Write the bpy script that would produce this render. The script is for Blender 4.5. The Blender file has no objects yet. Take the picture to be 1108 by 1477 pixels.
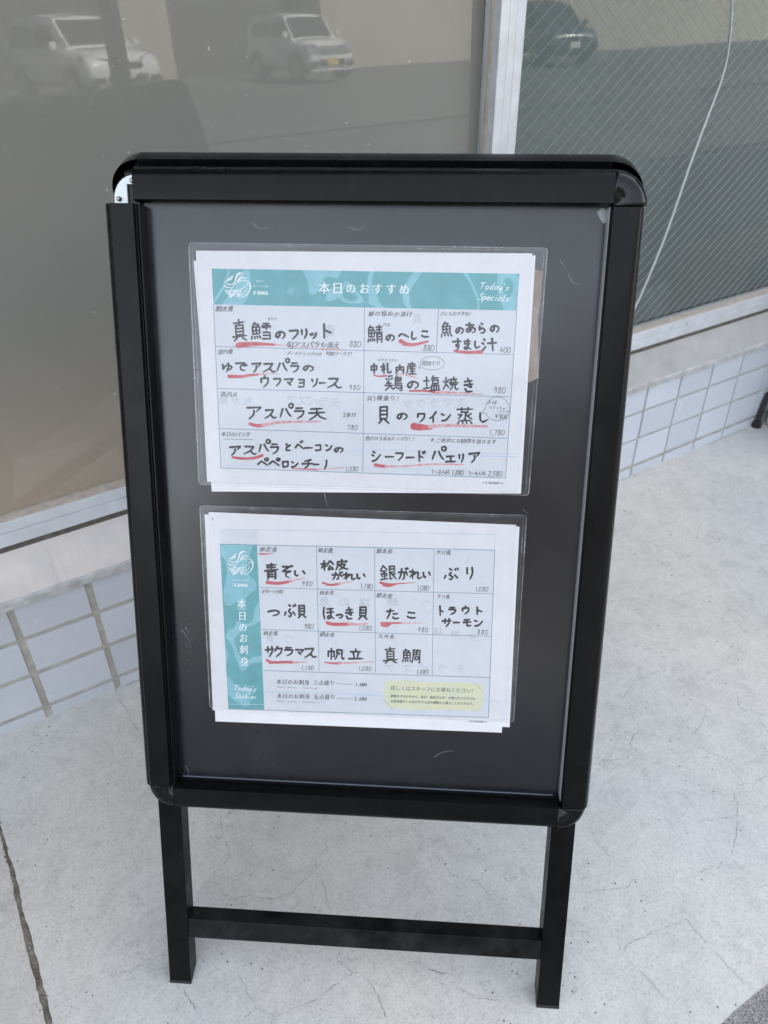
import bpy, bmesh, math, random
from mathutils import Vector, Matrix
random.seed(7)
C = bpy.context.scene.collection
scn = bpy.context.scene
K = 1.4                      # metres per modelling unit of the stand and shopfront

# ------------------------------------------------------------------ camera
F, YAW, PITCH, ROLL = 1110.713, .564422, .605344, -.00817
CAM = Vector((-.131309, -.931128, .906905))
fw = Vector((math.sin(YAW)*math.cos(PITCH), math.cos(YAW)*math.cos(PITCH), -math.sin(PITCH)))
r0 = Vector((math.cos(YAW), -math.sin(YAW), 0)); u0 = r0.cross(fw)
CR = math.cos(ROLL)*r0 + math.sin(ROLL)*u0
CU = -math.sin(ROLL)*r0 + math.cos(ROLL)*u0
cam_d = bpy.data.cameras.new('camera'); cam = bpy.data.objects.new('camera', cam_d); C.objects.link(cam)
M = Matrix((CR, CU, -fw)).transposed().to_4x4(); M.translation = CAM*K
cam.matrix_world = M
cam_d.sensor_fit = 'VERTICAL'; cam_d.sensor_height = 36; cam_d.lens = F/1477*36
cam_d.clip_start = .02; cam_d.clip_end = 400
cam_d.dof.use_dof = True; cam_d.dof.focus_distance = .98; cam_d.dof.aperture_fstop = 7.5
scn.camera = cam
# ------------------------------------------------------------------ sky, sun, exposure
SUN_EL, SUN_AZ = math.radians(52), math.radians(28)      # behind the shop: the pavement lies in its shade
w = bpy.data.worlds.new('World'); scn.world = w; w.use_nodes = True
nt = w.node_tree; bg = nt.nodes['Background']
sky = nt.nodes.new('ShaderNodeTexSky'); sky.sky_type = 'NISHITA'; sky.sun_disc = False
sky.sun_elevation = SUN_EL; sky.sun_rotation = SUN_AZ; sky.dust_density = 2.0; sky.air_density = 1.0
hs = nt.nodes.new('ShaderNodeHueSaturation'); hs.inputs['Saturation'].default_value = .30      # thin high haze takes most of the blue out
nt.links.new(sky.outputs[0], hs.inputs['Color']); nt.links.new(hs.outputs[0], bg.inputs[0]); bg.inputs[1].default_value = .15
sl = bpy.data.lights.new('sun', 'SUN'); sl.energy = 5.0; sl.angle = math.radians(.53); sl.color = (1, .95, .88)
so = bpy.data.objects.new('sun', sl); C.objects.link(so)
sdir = Vector((math.sin(SUN_AZ)*math.cos(SUN_EL), math.cos(SUN_AZ)*math.cos(SUN_EL), math.sin(SUN_EL)))
so.rotation_euler = sdir.to_track_quat('Z', 'Y').to_euler(); so.location = (0, 10, 20)
scn.view_settings.view_transform = 'Standard'; scn.view_settings.look = 'None'
scn.view_settings.gamma = 1; scn.view_settings.use_curve_mapping = False
scn.view_settings.exposure = 2.13
scn.cycles.max_bounces = 8; scn.cycles.transparent_max_bounces = 16

# ------------------------------------------------------------------ helpers
def tag(o, label=None, cat=None, group=None, kind=None):
    if label: o['label'] = label
    if cat: o['category'] = cat
    if group: o['group'] = group
    if kind: o['kind'] = kind
    return o
def empty(name, loc=(0, 0, 0)):
    o = bpy.data.objects.new(name, None); C.objects.link(o); o.location = loc; return o
def link(name, me, mat, parent=None, smooth=False):
    o = bpy.data.objects.new(name, me); C.objects.link(o)
    if mat and not me.materials: me.materials.append(mat)
    if smooth:
        for p in me.polygons: p.use_smooth = True
    if parent:
        o.parent = parent
        bpy.context.view_layer.update()
        o.matrix_parent_inverse = parent.matrix_world.inverted()
    return o
def pyobj(name, vs, fs, mat, parent=None, smooth=False, bevel=0, seg=2):
    me = bpy.data.meshes.new(name); me.from_pydata([tuple(v) for v in vs], [], fs); me.update()
    bm = bmesh.new(); bm.from_mesh(me)
    bmesh.ops.recalc_face_normals(bm, faces=bm.faces)
    if bevel:
        es = [e for e in bm.edges if len(e.link_faces) == 2 and e.calc_face_angle(0) > .5]
        bmesh.ops.bevel(bm, geom=es, offset=bevel, segments=seg, affect='EDGES', profile=.5)
    bm.to_mesh(me); bm.free()
    return link(name, me, mat, parent, smooth)
BOXF = [(0,1,2,3),(4,7,6,5),(0,4,5,1),(1,5,6,2),(2,6,7,3),(3,7,4,0)]
def box_pts(fn, a, b):
    (x0,y0,z0),(x1,y1,z1) = a, b
    return [fn(x,y,z) for (x,y,z) in [(x0,y0,z0),(x1,y0,z0),(x1,y1,z0),(x0,y1,z0),(x0,y0,z1),(x1,y0,z1),(x1,y1,z1),(x0,y1,z1)]]
def box(name, fn, a, b, mat, parent=None, bevel=.0015, seg=2):
    return pyobj(name, box_pts(fn, a, b), BOXF, mat, parent, False, bevel, seg)
def extrude(name, prof, p2w0, p2w1, mat, parent=None, bevel=0, smooth=False):
    n = len(prof); vs = [p2w0(*p) for p in prof] + [p2w1(*p) for p in prof]
    fs = [(i, (i+1) % n, n+(i+1) % n, n+i) for i in range(n)] + [tuple(range(n)), tuple(range(2*n-1, n-1, -1))]
    return pyobj(name, vs, fs, mat, parent, smooth, bevel)
def tube_mesh(pts, r, n=8):
    vs, fs = [], []
    for i, p in enumerate(pts):
        p = Vector(p); a = Vector(pts[max(0, i-1)]); b = Vector(pts[min(len(pts)-1, i+1)])
        t = (b-a).normalized(); s = t.cross(Vector((0.123, .31, .94))).normalized(); q = t.cross(s)
        rr = r[i] if isinstance(r, (list, tuple)) else r
        for k in range(n):
            an = 2*math.pi*k/n; vs.append(p+(s*math.cos(an)+q*math.sin(an))*rr)
    for i in range(len(pts)-1):
        for k in range(n): fs.append((i*n+k, i*n+(k+1) % n, (i+1)*n+(k+1) % n, (i+1)*n+k))
    fs.append(tuple(range(n))[::-1]); fs.append(tuple(range((len(pts)-1)*n, len(pts)*n)))
    return vs, fs
def W(x, y, z): return Vector((x*K, y*K, z*K))
def I3(x, y, z): return Vector((x, y, z))

# ------------------------------------------------------------------ materials
def mat(name, col, rough=.6, metal=0, spec=.5, coat=0, coat_rough=.1, noise=None, bump=None, rvar=None):
    """noise = (scale, amount, detail, second colour); bump = (scale, strength, distance)"""
    m = bpy.data.materials.new(name); m.use_nodes = True; t = m.node_tree; b = t.nodes['Principled BSDF']
    b.inputs['Base Color'].default_value = (*col, 1); b.inputs['Roughness'].default_value = rough
    b.inputs['Metallic'].default_value = metal; b.inputs['Specular IOR Level'].default_value = spec
    b.inputs['Coat Weight'].default_value = coat; b.inputs['Coat Roughness'].default_value = coat_rough
    tc = t.nodes.new('ShaderNodeTexCoord')
    if noise:
        n = t.nodes.new('ShaderNodeTexNoise'); n.inputs['Scale'].default_value = noise[0]; n.inputs['Detail'].default_value = noise[2]
        n.inputs['Roughness'].default_value = .6
        t.links.new(tc.outputs['Object'], n.inputs['Vector'])
        r = t.nodes.new('ShaderNodeValToRGB'); r.color_ramp.elements[0].position = .35; r.color_ramp.elements[1].position = .68
        t.links.new(n.outputs[0], r.inputs[0])
        mx = t.nodes.new('ShaderNodeMix'); mx.data_type = 'RGBA'
        mx.inputs[6].default_value = (*col, 1); mx.inputs[7].default_value = (*noise[3], 1)
        mm = t.nodes.new('ShaderNodeMath'); mm.operation = 'MULTIPLY'; mm.inputs[1].default_value = noise[1]
        t.links.new(r.outputs[0], mm.inputs[0]); t.links.new(mm.outputs[0], mx.inputs[0]); t.links.new(mx.outputs[2], b.inputs['Base Color'])
    if rvar:
        n = t.nodes.new('ShaderNodeTexNoise'); n.inputs['Scale'].default_value = rvar[0]; n.inputs['Detail'].default_value = 6
        t.links.new(tc.outputs['Object'], n.inputs['Vector'])
        r = t.nodes.new('ShaderNodeMapRange'); r.inputs[1].default_value = .3; r.inputs[2].default_value = .7
        r.inputs[3].default_value = rvar[1]; r.inputs[4].default_value = rvar[2]
        t.links.new(n.outputs[0], r.inputs[0]); t.links.new(r.outputs[0], b.inputs['Roughness'])
    if bump:
        n = t.nodes.new('ShaderNodeTexNoise'); n.inputs['Scale'].default_value = bump[0]; n.inputs['Detail'].default_value = 5
        t.links.new(tc.outputs['Object'], n.inputs['Vector'])
        bp = t.nodes.new('ShaderNodeBump'); bp.inputs['Strength'].default_value = bump[1]; bp.inputs['Distance'].default_value = bump[2]
        t.links.new(n.outputs[0], bp.inputs['Height']); t.links.new(bp.outputs[0], b.inputs['Normal'])
    return m

def concrete(name, base, dark, light, scale=1.0, cracks=True):
    m = bpy.data.materials.new(name); m.use_nodes = True; t = m.node_tree; N = t.nodes.new; L = t.links.new
    b = t.nodes['Principled BSDF']; b.inputs['Roughness'].default_value = .82; b.inputs['Specular IOR Level'].default_value = .3
    tc = N('ShaderNodeTexCoord')
    def noise(s, d=6, r=.6, dist=0):
        n = N('ShaderNodeTexNoise'); n.inputs['Scale'].default_value = s*scale; n.inputs['Detail'].default_value = d
        n.inputs['Roughness'].default_value = r; n.inputs['Distortion'].default_value = dist; L(tc.outputs['Object'], n.inputs['Vector']); return n
    def ramp(src, stops):
        r = N('ShaderNodeValToRGB'); e = r.color_ramp.elements
        while len(e) < len(stops): e.new(.5)
        for q, (p, c) in zip(e, stops): q.position = p; q.color = (*c, 1) if len(c) == 3 else c
        L(src, r.inputs[0]); return r
    def mix(f, a, bb, mode='MIX'):
        x = N('ShaderNodeMix'); x.data_type = 'RGBA'; x.blend_type = mode
        if isinstance(f, (int, float)): x.inputs[0].default_value = f
        else: L(f, x.inputs[0])
        for k, v in ((6, a), (7, bb)):
            if isinstance(v, tuple): x.inputs[k].default_value = (*v, 1)
            else: L(v, x.inputs[k])
        return x.outputs[2]
    big = ramp(noise(2.2, 8, .62, .6).outputs[0], [(.30, dark), (.5, base), (.70, light)])
    col = big.outputs[0]
    mid = ramp(noise(14, 8, .7, 1.2).outputs[0], [(.30, (.82, .82, .825)), (.5, (.97, .97, .97)), (.72, (1.06, 1.06, 1.06))])
    col = mix(.8, col, mid.outputs[0], 'MULTIPLY')
    fine = ramp(noise(240, 4, .7).outputs[0], [(.30, (.62, .62, .62)), (.47, (.97, .97, .97)), (.72, (1.08, 1.08, 1.08))])
    col = mix(.75, col, fine.outputs[0], 'MULTIPLY')
    grain = ramp(noise(46, 10, .85, 1.5).outputs[0], [(.34, (.70, .70, .70)), (.46, (.96, .96, .96)), (.60, (1.03, 1.03, 1.03)), (.70, (1.16, 1.16, 1.16))])
    col = mix(.85, col, grain.outputs[0], 'MULTIPLY')
    tint = ramp(noise(1.1, 3, .5).outputs[0], [(.36, (.95, .99, 1.03)), (.62, (1.04, 1.0, .955))])
    col = mix(1.0, col, tint.outputs[0], 'MULTIPLY')
    stain = ramp(noise(5.5, 9, .75, .8).outputs[0], [(.60, (1, 1, 1)), (.74, (.84, .83, .81))])
    col = mix(.8, col, stain.outputs[0], 'MULTIPLY')
    # pin holes
    v = N('ShaderNodeTexVoronoi'); v.inputs['Scale'].default_value = 55*scale; L(tc.outputs['Object'], v.inputs['Vector'])
    lt = N('ShaderNodeMath'); lt.operation = 'LESS_THAN'; lt.inputs[1].default_value = .085; L(v.outputs['Distance'], lt.inputs[0])
    pm = noise(9, 2); gt = N('ShaderNodeMath'); gt.operation = 'GREATER_THAN'; gt.inputs[1].default_value = .56; L(pm.outputs[0], gt.inputs[0])
    mu = N('ShaderNodeMath'); mu.operation = 'MULTIPLY'; L(lt.outputs[0], mu.inputs[0]); L(gt.outputs[0], mu.inputs[1])
    col = mix(mu.outputs[0], col, (.13, .125, .12))
    hgt = N('ShaderNodeMath'); hgt.operation = 'MULTIPLY_ADD'; n3 = noise(110, 8, .8); L(n3.outputs[0], hgt.inputs[0]); hgt.inputs[1].default_value = 1.0; hgt.inputs[2].default_value = 0
    hout = hgt.outputs[0]
    if cracks:
        nz = noise(7, 8, .75); sub = N('ShaderNodeVectorMath'); sub.operation = 'MULTIPLY_ADD'
        L(nz.outputs['Color'], sub.inputs[0]); sub.inputs[1].default_value = (.30, .30, .30); L(tc.outputs['Object'], sub.inputs[2])
        vo = N('ShaderNodeTexVoronoi'); vo.feature = 'DISTANCE_TO_EDGE'; vo.inputs['Scale'].default_value = 3.6; L(sub.outputs[0], vo.inputs['Vector'])
        rm = N('ShaderNodeMapRange'); rm.inputs[1].default_value = .0; rm.inputs[2].default_value = .0085; rm.inputs[3].default_value = 1; rm.inputs[4].default_value = 0
        L(vo.outputs['Distance'], rm.inputs[0])
        mk = ramp(noise(3.3, 4).outputs[0], [(.52, (0, 0, 0)), (.66, (1, 1, 1))])
        m2 = N('ShaderNodeMath'); m2.operation = 'MULTIPLY'; L(rm.outputs[0], m2.inputs[0]); L(mk.outputs[0], m2.inputs[1])
        m3 = N('ShaderNodeMath'); m3.operation = 'MULTIPLY'; L(m2.outputs[0], m3.inputs[0]); m3.inputs[1].default_value = .5
        col = mix(m3.outputs[0], col, (.16, .155, .15))
        m3.inputs[1].default_value = .22
        h2 = N('ShaderNodeMath'); h2.operation = 'SUBTRACT'; L(hout, h2.inputs[0]); L(m2.outputs[0], h2.inputs[1]); hout = h2.outputs[0]
    L(col, b.inputs['Base Color'])
    bp = N('ShaderNodeBump'); bp.inputs['Strength'].default_value = .38; bp.inputs['Distance'].default_value = .0016
    L(hout, bp.inputs['Height']); L(bp.outputs[0], b.inputs['Normal'])
    return m

M_conc = concrete('pale_concrete', (.67, .672, .645), (.625, .63, .61), (.72, .715, .685))
M_conc2 = concrete('grey_concrete', (.63, .615, .585), (.57, .56, .54), (.68, .66, .63))
M_dirt = mat('gap_dirt', (.10, .082, .066), .95, noise=(40, .95, 7, (.36, .32, .27)), bump=(120, 1, .004))
M_agg = mat('worn_aggregate', (.42, .41, .39), .9, noise=(330, .95, 3, (.09, .088, .085)), bump=(260, 1, .004))
M_asph = mat('parking_asphalt', (.075, .078, .082), .85, noise=(.7, .8, 8, (.13, .13, .13)), bump=(80, .5, .004))
M_line = mat('road_paint', (.7, .7, .68), .6, noise=(8, .6, 6, (.3, .3, .3)))
M_tile = mat('glazed_tile', (.53, .565, .62), .12, spec=.5, noise=(11, .5, 5, (.60, .63, .67)), bump=(18, .12, .001), rvar=(30, .10, .28))
M_tile2 = mat('glazed_tile_bluer', (.62, .67, .75), .14, spec=.5, noise=(9, .5, 5, (.68, .72, .78)), bump=(18, .12, .001), rvar=(30, .10, .28))
for _m in (M_tile, M_tile2):
    _t = _m.node_tree; _b = _t.nodes['Principled BSDF']; _s = _b.inputs['Base Color'].links[0].from_socket
    _o = _t.nodes.new('ShaderNodeObjectInfo'); _r = _t.nodes.new('ShaderNodeMapRange'); _r.inputs[3].default_value = .93; _r.inputs[4].default_value = 1.03
    _t.links.new(_o.outputs['Random'], _r.inputs[0]); _h = _t.nodes.new('ShaderNodeHueSaturation'); _t.links.new(_r.outputs[0], _h.inputs['Value']); _t.links.new(_s, _h.inputs['Color']); _t.links.new(_h.outputs[0], _b.inputs['Base Color'])
M_grout = mat('dirty_grout', (.36, .345, .30), .9, noise=(24, .9, 7, (.58, .56, .50)), bump=(90, .9, .003))
M_ledge = mat('painted_mortar', (.72, .68, .655), .75, noise=(9, .9, 9, (.55, .53, .51)), bump=(40, .5, .0025))
M_ledgeg = mat('ledge_edge_grey', (.56, .57, .58), .8, noise=(40, .8, 6, (.34, .33, .31)), bump=(70, .6, .002))
M_alu = mat('anodised_aluminium', (.76, .80, .85), .36, metal=.3, noise=(16, .5, 6, (.55, .58, .60)), rvar=(26, .26, .5))
M_alu2 = mat('aluminium_worn', (.72, .76, .80), .38, metal=.45, noise=(22, .6, 6, (.56, .58, .60)), rvar=(30, .3, .55))
M_gasket = mat('old_sealant', (.50, .45, .39), .8, noise=(50, .8, 6, (.34, .30, .26)), bump=(120, .6, .001))
M_darkgap = mat('gap_rubber', (.075, .07, .06), .85, noise=(60, .7, 5, (.19, .17, .14)), bump=(120, .8, .002))
M_black = mat('black_powder_coat', (.003, .0032, .0037), .28, spec=.20, noise=(30, .35, 6, (.0065, .007, .0075)), bump=(600, .05, .0004), rvar=(14, .22, .36))
M_gloss = mat('black_gloss_plastic', (.003, .003, .0035), .12, spec=.34, rvar=(40, .08, .2))
M_leg = mat('black_painted_steel', (.002, .0021, .0024), .30, spec=.13, noise=(45, .6, 7, (.009, .0095, .010)), bump=(90, .1, .0008), rvar=(18, .25, .5))
M_bar = mat('dusty_black_steel', (.0022, .0023, .0026), .36, spec=.15, noise=(22, .9, 9, (.020, .021, .022)), rvar=(25, .3, .6))
M_chrome = mat('white_plated_bracket', (.74, .80, .78), .35, metal=.3, noise=(40, .4, 4, (.60, .68, .66)))
def dusty(m, amt, col=(.16, .165, .17), sc=18):
    t = m.node_tree; b = t.nodes['Principled BSDF']; s_ = b.inputs['Base Color'].links[0].from_socket; N = t.nodes.new; L = t.links.new
    tc = N('ShaderNodeTexCoord'); out = None
    for k, (scl, lo, hi) in enumerate(((sc, .52, .85), (420, .66, .78))):
        n = N('ShaderNodeTexNoise'); n.inputs['Scale'].default_value = scl; n.inputs['Detail'].default_value = 9; n.inputs['Roughness'].default_value = .75; L(tc.outputs['Object'], n.inputs['Vector'])
        r_ = N('ShaderNodeMapRange'); r_.inputs[1].default_value = lo; r_.inputs[2].default_value = hi; r_.inputs[3].default_value = 0; r_.inputs[4].default_value = amt*(1 if k == 0 else 2.2); L(n.outputs[0], r_.inputs[0])
        x = N('ShaderNodeMix'); x.data_type = 'RGBA'; L(r_.outputs[0], x.inputs[0]); L(s_, x.inputs[6]); x.inputs[7].default_value = (*col, 1); s_ = x.outputs[2]
    L(s_, b.inputs['Base Color'])
dusty(M_black, .05); dusty(M_leg, .06); dusty(M_bar, .22)
M_screw = mat('dark_screw', (.03, .03, .03), .4, metal=.6)
M_edge = mat('edge_highlight', (.42, .43, .45), .3)
M_door = mat('opposite_wall_beige', (.50, .46, .38), .8, noise=(1.2, .5, 6, (.42, .39, .33)), bump=(20, .3, .01))
M_shutter = mat('opposite_dark_shutter', (.075, .072, .068), .7, noise=(2, .7, 4, (.05, .05, .048)))
M_carw = mat('white_car_paint', (.78, .79, .80), .25, coat=1, coat_rough=.04)
M_card = mat('dark_car_paint', (.04, .045, .05), .25, coat=1, coat_rough=.04)
M_cglass = mat('car_glass', (.02, .022, .025), .05)
M_cblk = mat('car_black_trim', (.018, .018, .02), .5)
M_tyre = mat('tyre_rubber', (.02, .02, .02), .85)
M_rim = mat('alloy_rim', (.45, .46, .48), .3, metal=.8)
M_lamp = mat('headlamp_lens', (.45, .47, .5), .08, metal=.5)
M_platew = mat('white_number_plate', (.75, .76, .74), .5)
M_platey = mat('yellow_number_plate', (.72, .50, .08), .5)
M_wood = mat('brown_soffit_board', (.28, .13, .055), .5, noise=(9, .8, 6, (.17, .08, .04)))
M_brick = mat('dark_brown_cladding', (.045, .041, .038), .75, noise=(4, .7, 6, (.075, .068, .060)))
M_fac = mat('facade_render', (.42, .42, .40), .8, noise=(2, .5, 7, (.33, .33, .32)))
M_pot = mat('beige_planter', (.52, .46, .38), .7, noise=(20, .6, 6, (.40, .34, .28)))
M_pole = mat('dark_pole_paint', (.035, .032, .03), .5)

# dark display board behind its scuffed clear cover
def board_mat():
    m = mat('scuffed_board_cover', (.018, .019, .026), .3, spec=.82)
    t = m.node_tree; N = t.nodes.new; L = t.links.new; b = t.nodes['Principled BSDF']
    tc = N('ShaderNodeTexCoord'); mp = N('ShaderNodeMapping'); L(tc.outputs['Object'], mp.inputs[0])
    n = N('ShaderNodeTexNoise'); n.inputs['Scale'].default_value = 4; n.inputs['Detail'].default_value = 9; n.inputs['Roughness'].default_value = .6; L(tc.outputs['Object'], n.inputs['Vector'])
    r = N('ShaderNodeMapRange'); r.inputs[1].default_value = .3; r.inputs[2].default_value = .7; r.inputs[3].default_value = .17; r.inputs[4].default_value = .30
    L(n.outputs[0], r.inputs[0]); L(r.outputs[0], b.inputs['Roughness'])
    n2 = N('ShaderNodeTexNoise'); n2.inputs['Scale'].default_value = 22; n2.inputs['Detail'].default_value = 9; n2.inputs['Roughness'].default_value = .7; L(tc.outputs['Object'], n2.inputs['Vector'])
    r2 = N('ShaderNodeValToRGB'); e = r2.color_ramp.elements; e[0].position = .42; e[0].color = (.0030, .0040, .0085, 1); e[1].position = .88; e[1].color = (.011, .0125, .020, 1)
    L(n2.outputs[0], r2.inputs[0]); L(r2.outputs[0], b.inputs['Base Color'])
    n3 = N('ShaderNodeTexNoise'); n3.inputs['Scale'].default_value = 3.2; n3.inputs['Detail'].default_value = 2; L(tc.outputs['Object'], n3.inputs['Vector'])
    bp = N('ShaderNodeBump'); bp.inputs['Strength'].default_value = .35; bp.inputs['Distance'].default_value = .006; L(n3.outputs[0], bp.inputs['Height']); L(bp.outputs[0], b.inputs['Normal'])
    return m
M_board = board_mat()

def clear_film(name, tint=(1, 1, 1), haze=.04, rough=.06, hazecol=(.8, .83, .88), ior=1.5, streak=True):
    m = bpy.data.materials.new(name); m.use_nodes = True; t = m.node_tree; N = t.nodes.new; L = t.links.new
    t.nodes.remove(t.nodes['Principled BSDF']); out = t.nodes['Material Output']
    tr = N('ShaderNodeBsdfTransparent'); tr.inputs[0].default_value = (*tint, 1)
    gl = N('ShaderNodeBsdfGlossy'); gl.inputs['Roughness'].default_value = rough
    df = N('ShaderNodeBsdfDiffuse'); df.inputs[0].default_value = (*hazecol, 1)
    fr = N('ShaderNodeFresnel'); fr.inputs[0].default_value = ior
    a = N('ShaderNodeMixShader'); L(tr.outputs[0], a.inputs[1]); L(df.outputs[0], a.inputs[2])
    a.inputs[0].default_value = haze
    if streak:
        tc = N('ShaderNodeTexCoord'); n = N('ShaderNodeTexNoise'); n.inputs['Scale'].default_value = 26; n.inputs['Detail'].default_value = 8; n.inputs['Roughness'].default_value = .7
        L(tc.outputs['Object'], n.inputs['Vector'])
        r = N('ShaderNodeMapRange'); r.inputs[1].default_value = .4; r.inputs[2].default_value = .75; r.inputs[3].default_value = haze*.4; r.inputs[4].default_value = haze*2.2
        L(n.outputs[0], r.inputs[0]); L(r.outputs[0], a.inputs[0])
    ge = N('ShaderNodeNewGeometry'); iv = N('ShaderNodeMath'); iv.operation = 'SUBTRACT'; iv.inputs[0].default_value = 1; L(ge.outputs['Backfacing'], iv.inputs[1])
    fm = N('ShaderNodeMath'); fm.operation = 'MULTIPLY'; L(fr.outputs[0], fm.inputs[0]); L(iv.outputs[0], fm.inputs[1])
    b = N('ShaderNodeMixShader'); L(fm.outputs[0], b.inputs[0]); L(a.outputs[0], b.inputs[1]); L(gl.outputs[0], b.inputs[2])
    L(b.outputs[0], out.inputs[0]); return m
M_pouch = clear_film('laminate_film', haze=.015, rough=.10)
M_seam = clear_film('laminate_seam', haze=.22, rough=.15)
M_glassL = clear_film('window_glass', tint=(.93, .95, .95), haze=.006, rough=.0, ior=1.52, streak=False)
M_glassR = clear_film('wired_glass', tint=(.94, .975, .965), haze=.01, rough=.004, ior=1.52, streak=False)

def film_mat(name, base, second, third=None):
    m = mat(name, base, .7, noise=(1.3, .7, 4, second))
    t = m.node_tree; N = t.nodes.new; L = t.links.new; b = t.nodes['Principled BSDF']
    if third:      # warm glow of the shop interior painted into the film's lower part
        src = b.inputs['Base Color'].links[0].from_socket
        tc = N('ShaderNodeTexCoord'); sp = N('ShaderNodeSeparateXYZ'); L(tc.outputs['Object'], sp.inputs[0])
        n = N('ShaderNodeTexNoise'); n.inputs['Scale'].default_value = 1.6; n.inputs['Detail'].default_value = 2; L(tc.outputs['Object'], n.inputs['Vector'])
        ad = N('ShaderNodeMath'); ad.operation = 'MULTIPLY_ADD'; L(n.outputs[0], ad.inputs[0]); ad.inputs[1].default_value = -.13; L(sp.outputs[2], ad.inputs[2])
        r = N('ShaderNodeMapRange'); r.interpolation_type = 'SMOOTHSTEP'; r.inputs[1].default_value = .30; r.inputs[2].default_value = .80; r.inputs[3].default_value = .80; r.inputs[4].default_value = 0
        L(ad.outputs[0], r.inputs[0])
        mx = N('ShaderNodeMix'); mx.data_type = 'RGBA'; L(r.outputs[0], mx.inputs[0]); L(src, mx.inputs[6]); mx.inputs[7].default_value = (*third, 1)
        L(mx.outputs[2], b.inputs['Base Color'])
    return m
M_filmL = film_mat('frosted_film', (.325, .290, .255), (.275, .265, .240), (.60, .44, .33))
M_filmR = film_mat('grey_green_film', (.145, .158, .152), (.112, .120, .117))

def paper_mat(name, base, dirt):
    m = mat(name, base, .65, spec=.25, noise=(38, .55, 9, dirt))
    return m
M_paper = paper_mat('menu_paper', (.765, .77, .80), (.68, .69, .725))
M_paper2 = paper_mat('under_paper', (.82, .83, .85), (.74, .75, .79))
M_cell = mat('printed_cell_tint', (.645, .68, .735), .65, spec=.25, noise=(42, .7, 9, (.70, .72, .76)))
M_ghost = mat('show_through_ink', (.565, .595, .65), .65, spec=.25)
M_ink = mat('brush_ink', (.022, .023, .028), .5, noise=(160, .4, 4, (.05, .052, .06)))
M_pen = mat('pen_ink', (.055, .058, .068), .55, noise=(200, .4, 3, (.12, .125, .14)))
M_print = mat('printed_black', (.06, .062, .07), .6)
M_red = mat('red_marker', (.50, .055, .075), .6, noise=(90, .75, 6, (.62, .20, .22)))
M_reddry = mat('red_marker_dry', (.58, .20, .22), .6, noise=(260, .95, 6, (.72, .60, .63)))
M_grid = mat('printed_grid_line', (.17, .28, .37), .6)
M_gridp = mat('faint_grid_line', (.50, .62, .74), .6)
M_white = mat('printed_white', (.82, .86, .88), .6)
M_yel = mat('yellow_highlight', (.70, .71, .47), .65, noise=(34, .6, 7, (.66, .70, .58)))
M_tape = clear_film('milky_tape', haze=.28, rough=.3)
M_scuff = mat('pale_scuff', (.17, .19, .225), .5)
M_scuffb = clear_film('faint_scuff', haze=.10, rough=.3)
M_card2 = mat('brown_card', (.27, .20, .155), .8, noise=(30, .9, 6, (.38, .33, .30)))
def band_mat():
    m = mat('teal_printed_band', (.13, .42, .455), .6)
    t = m.node_tree; N = t.nodes.new; L = t.links.new; b = t.nodes['Principled BSDF']
    tc = N('ShaderNodeTexCoord'); n = N('ShaderNodeTexNoise'); n.inputs['Scale'].default_value = 9; n.inputs['Detail'].default_value = 1.2; n.inputs['Distortion'].default_value = 1.4
    L(tc.outputs['Object'], n.inputs['Vector'])
    r = N('ShaderNodeValToRGB'); e = r.color_ramp.elements
    while len(e) < 8: e.new(.5)
    A = (.13, .42, .455, 1); B = (.26, .56, .64, 1)
    for q, (p, c) in zip(e, [(.0, A), (.415, A), (.42, B), (.465, B), (.47, A), (.60, A), (.605, B), (.66, B)]): q.position = p; q.color = c
    L(n.outputs[0], r.inputs[0])
    n2 = N('ShaderNodeTexNoise'); n2.inputs['Scale'].default_value = 60; n2.inputs['Detail'].default_value = 8; L(tc.outputs['Object'], n2.inputs['Vector'])
    mx = N('ShaderNodeMix'); mx.data_type = 'RGBA'; mx.blend_type = 'MULTIPLY'; mx.inputs[0].default_value = .35
    L(r.outputs[0], mx.inputs[6]); L(n2.outputs[0], mx.inputs[7]); 
    mr = N('ShaderNodeMix'); mr.data_type = 'RGBA'; mr.blend_type = 'MULTIPLY'; mr.inputs[0].default_value = 1; L(mx.outputs[2], mr.inputs[6]); mr.inputs[7].default_value = (1.12, 1.12, 1.12, 1)
    L(mr.outputs[2], b.inputs['Base Color']); return m
M_band = band_mat()

# ================================================================== GROUND
GAPX = -.2395          # the dirty joint between two slabs, square to the wall
EDGE = -.816           # outer edge of the slab
rg = random.Random(3)
def jag(n, amp): return [rg.uniform(-amp, amp) for _ in range(n)]
def slab(name, outline, z0, z1, m):
    n = len(outline); vs = [W(x, y, z0) for x, y in outline] + [W(x, y, z1) for x, y in outline]
    fs = [tuple(range(n, 2*n)), tuple(range(n))[::-1]] + [(i, (i+1) % n, n+(i+1) % n, n+i) for i in range(n)]
    return pyobj(name, vs, fs, m)
def jagline(x0, y0, x1, y1, n, amp):
    out = []; o = 0
    for i in range(n):
        t = i/(n-1); o = .7*o+rg.uniform(-amp, amp)
        dx, dy = x1-x0, y1-y0; L = math.hypot(dx, dy); out.append((x0+dx*t-dy/L*o, y0+dy*t+dx/L*o))
    return out
gl = jagline(GAPX+.0058, EDGE, GAPX+.0014, .004, 130, .0010)
ed = jagline(6.2, EDGE, GAPX+.0058, EDGE, 420, .0016)
s1 = slab('pavement', ed[:-1]+gl+[(6.2, .004)], -.05, 0, M_conc); tag(s1, kind='structure')
gl2 = jagline(GAPX-.0012, .004, GAPX-.0040, EDGE, 130, .0010)
s2 = slab('pavement', [(-6.2, .004)]+gl2+jagline(GAPX-.0040, EDGE, -6.2, EDGE, 200, .0016)[1:], -.05, -.0012, M_conc2); tag(s2, kind='structure')
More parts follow.
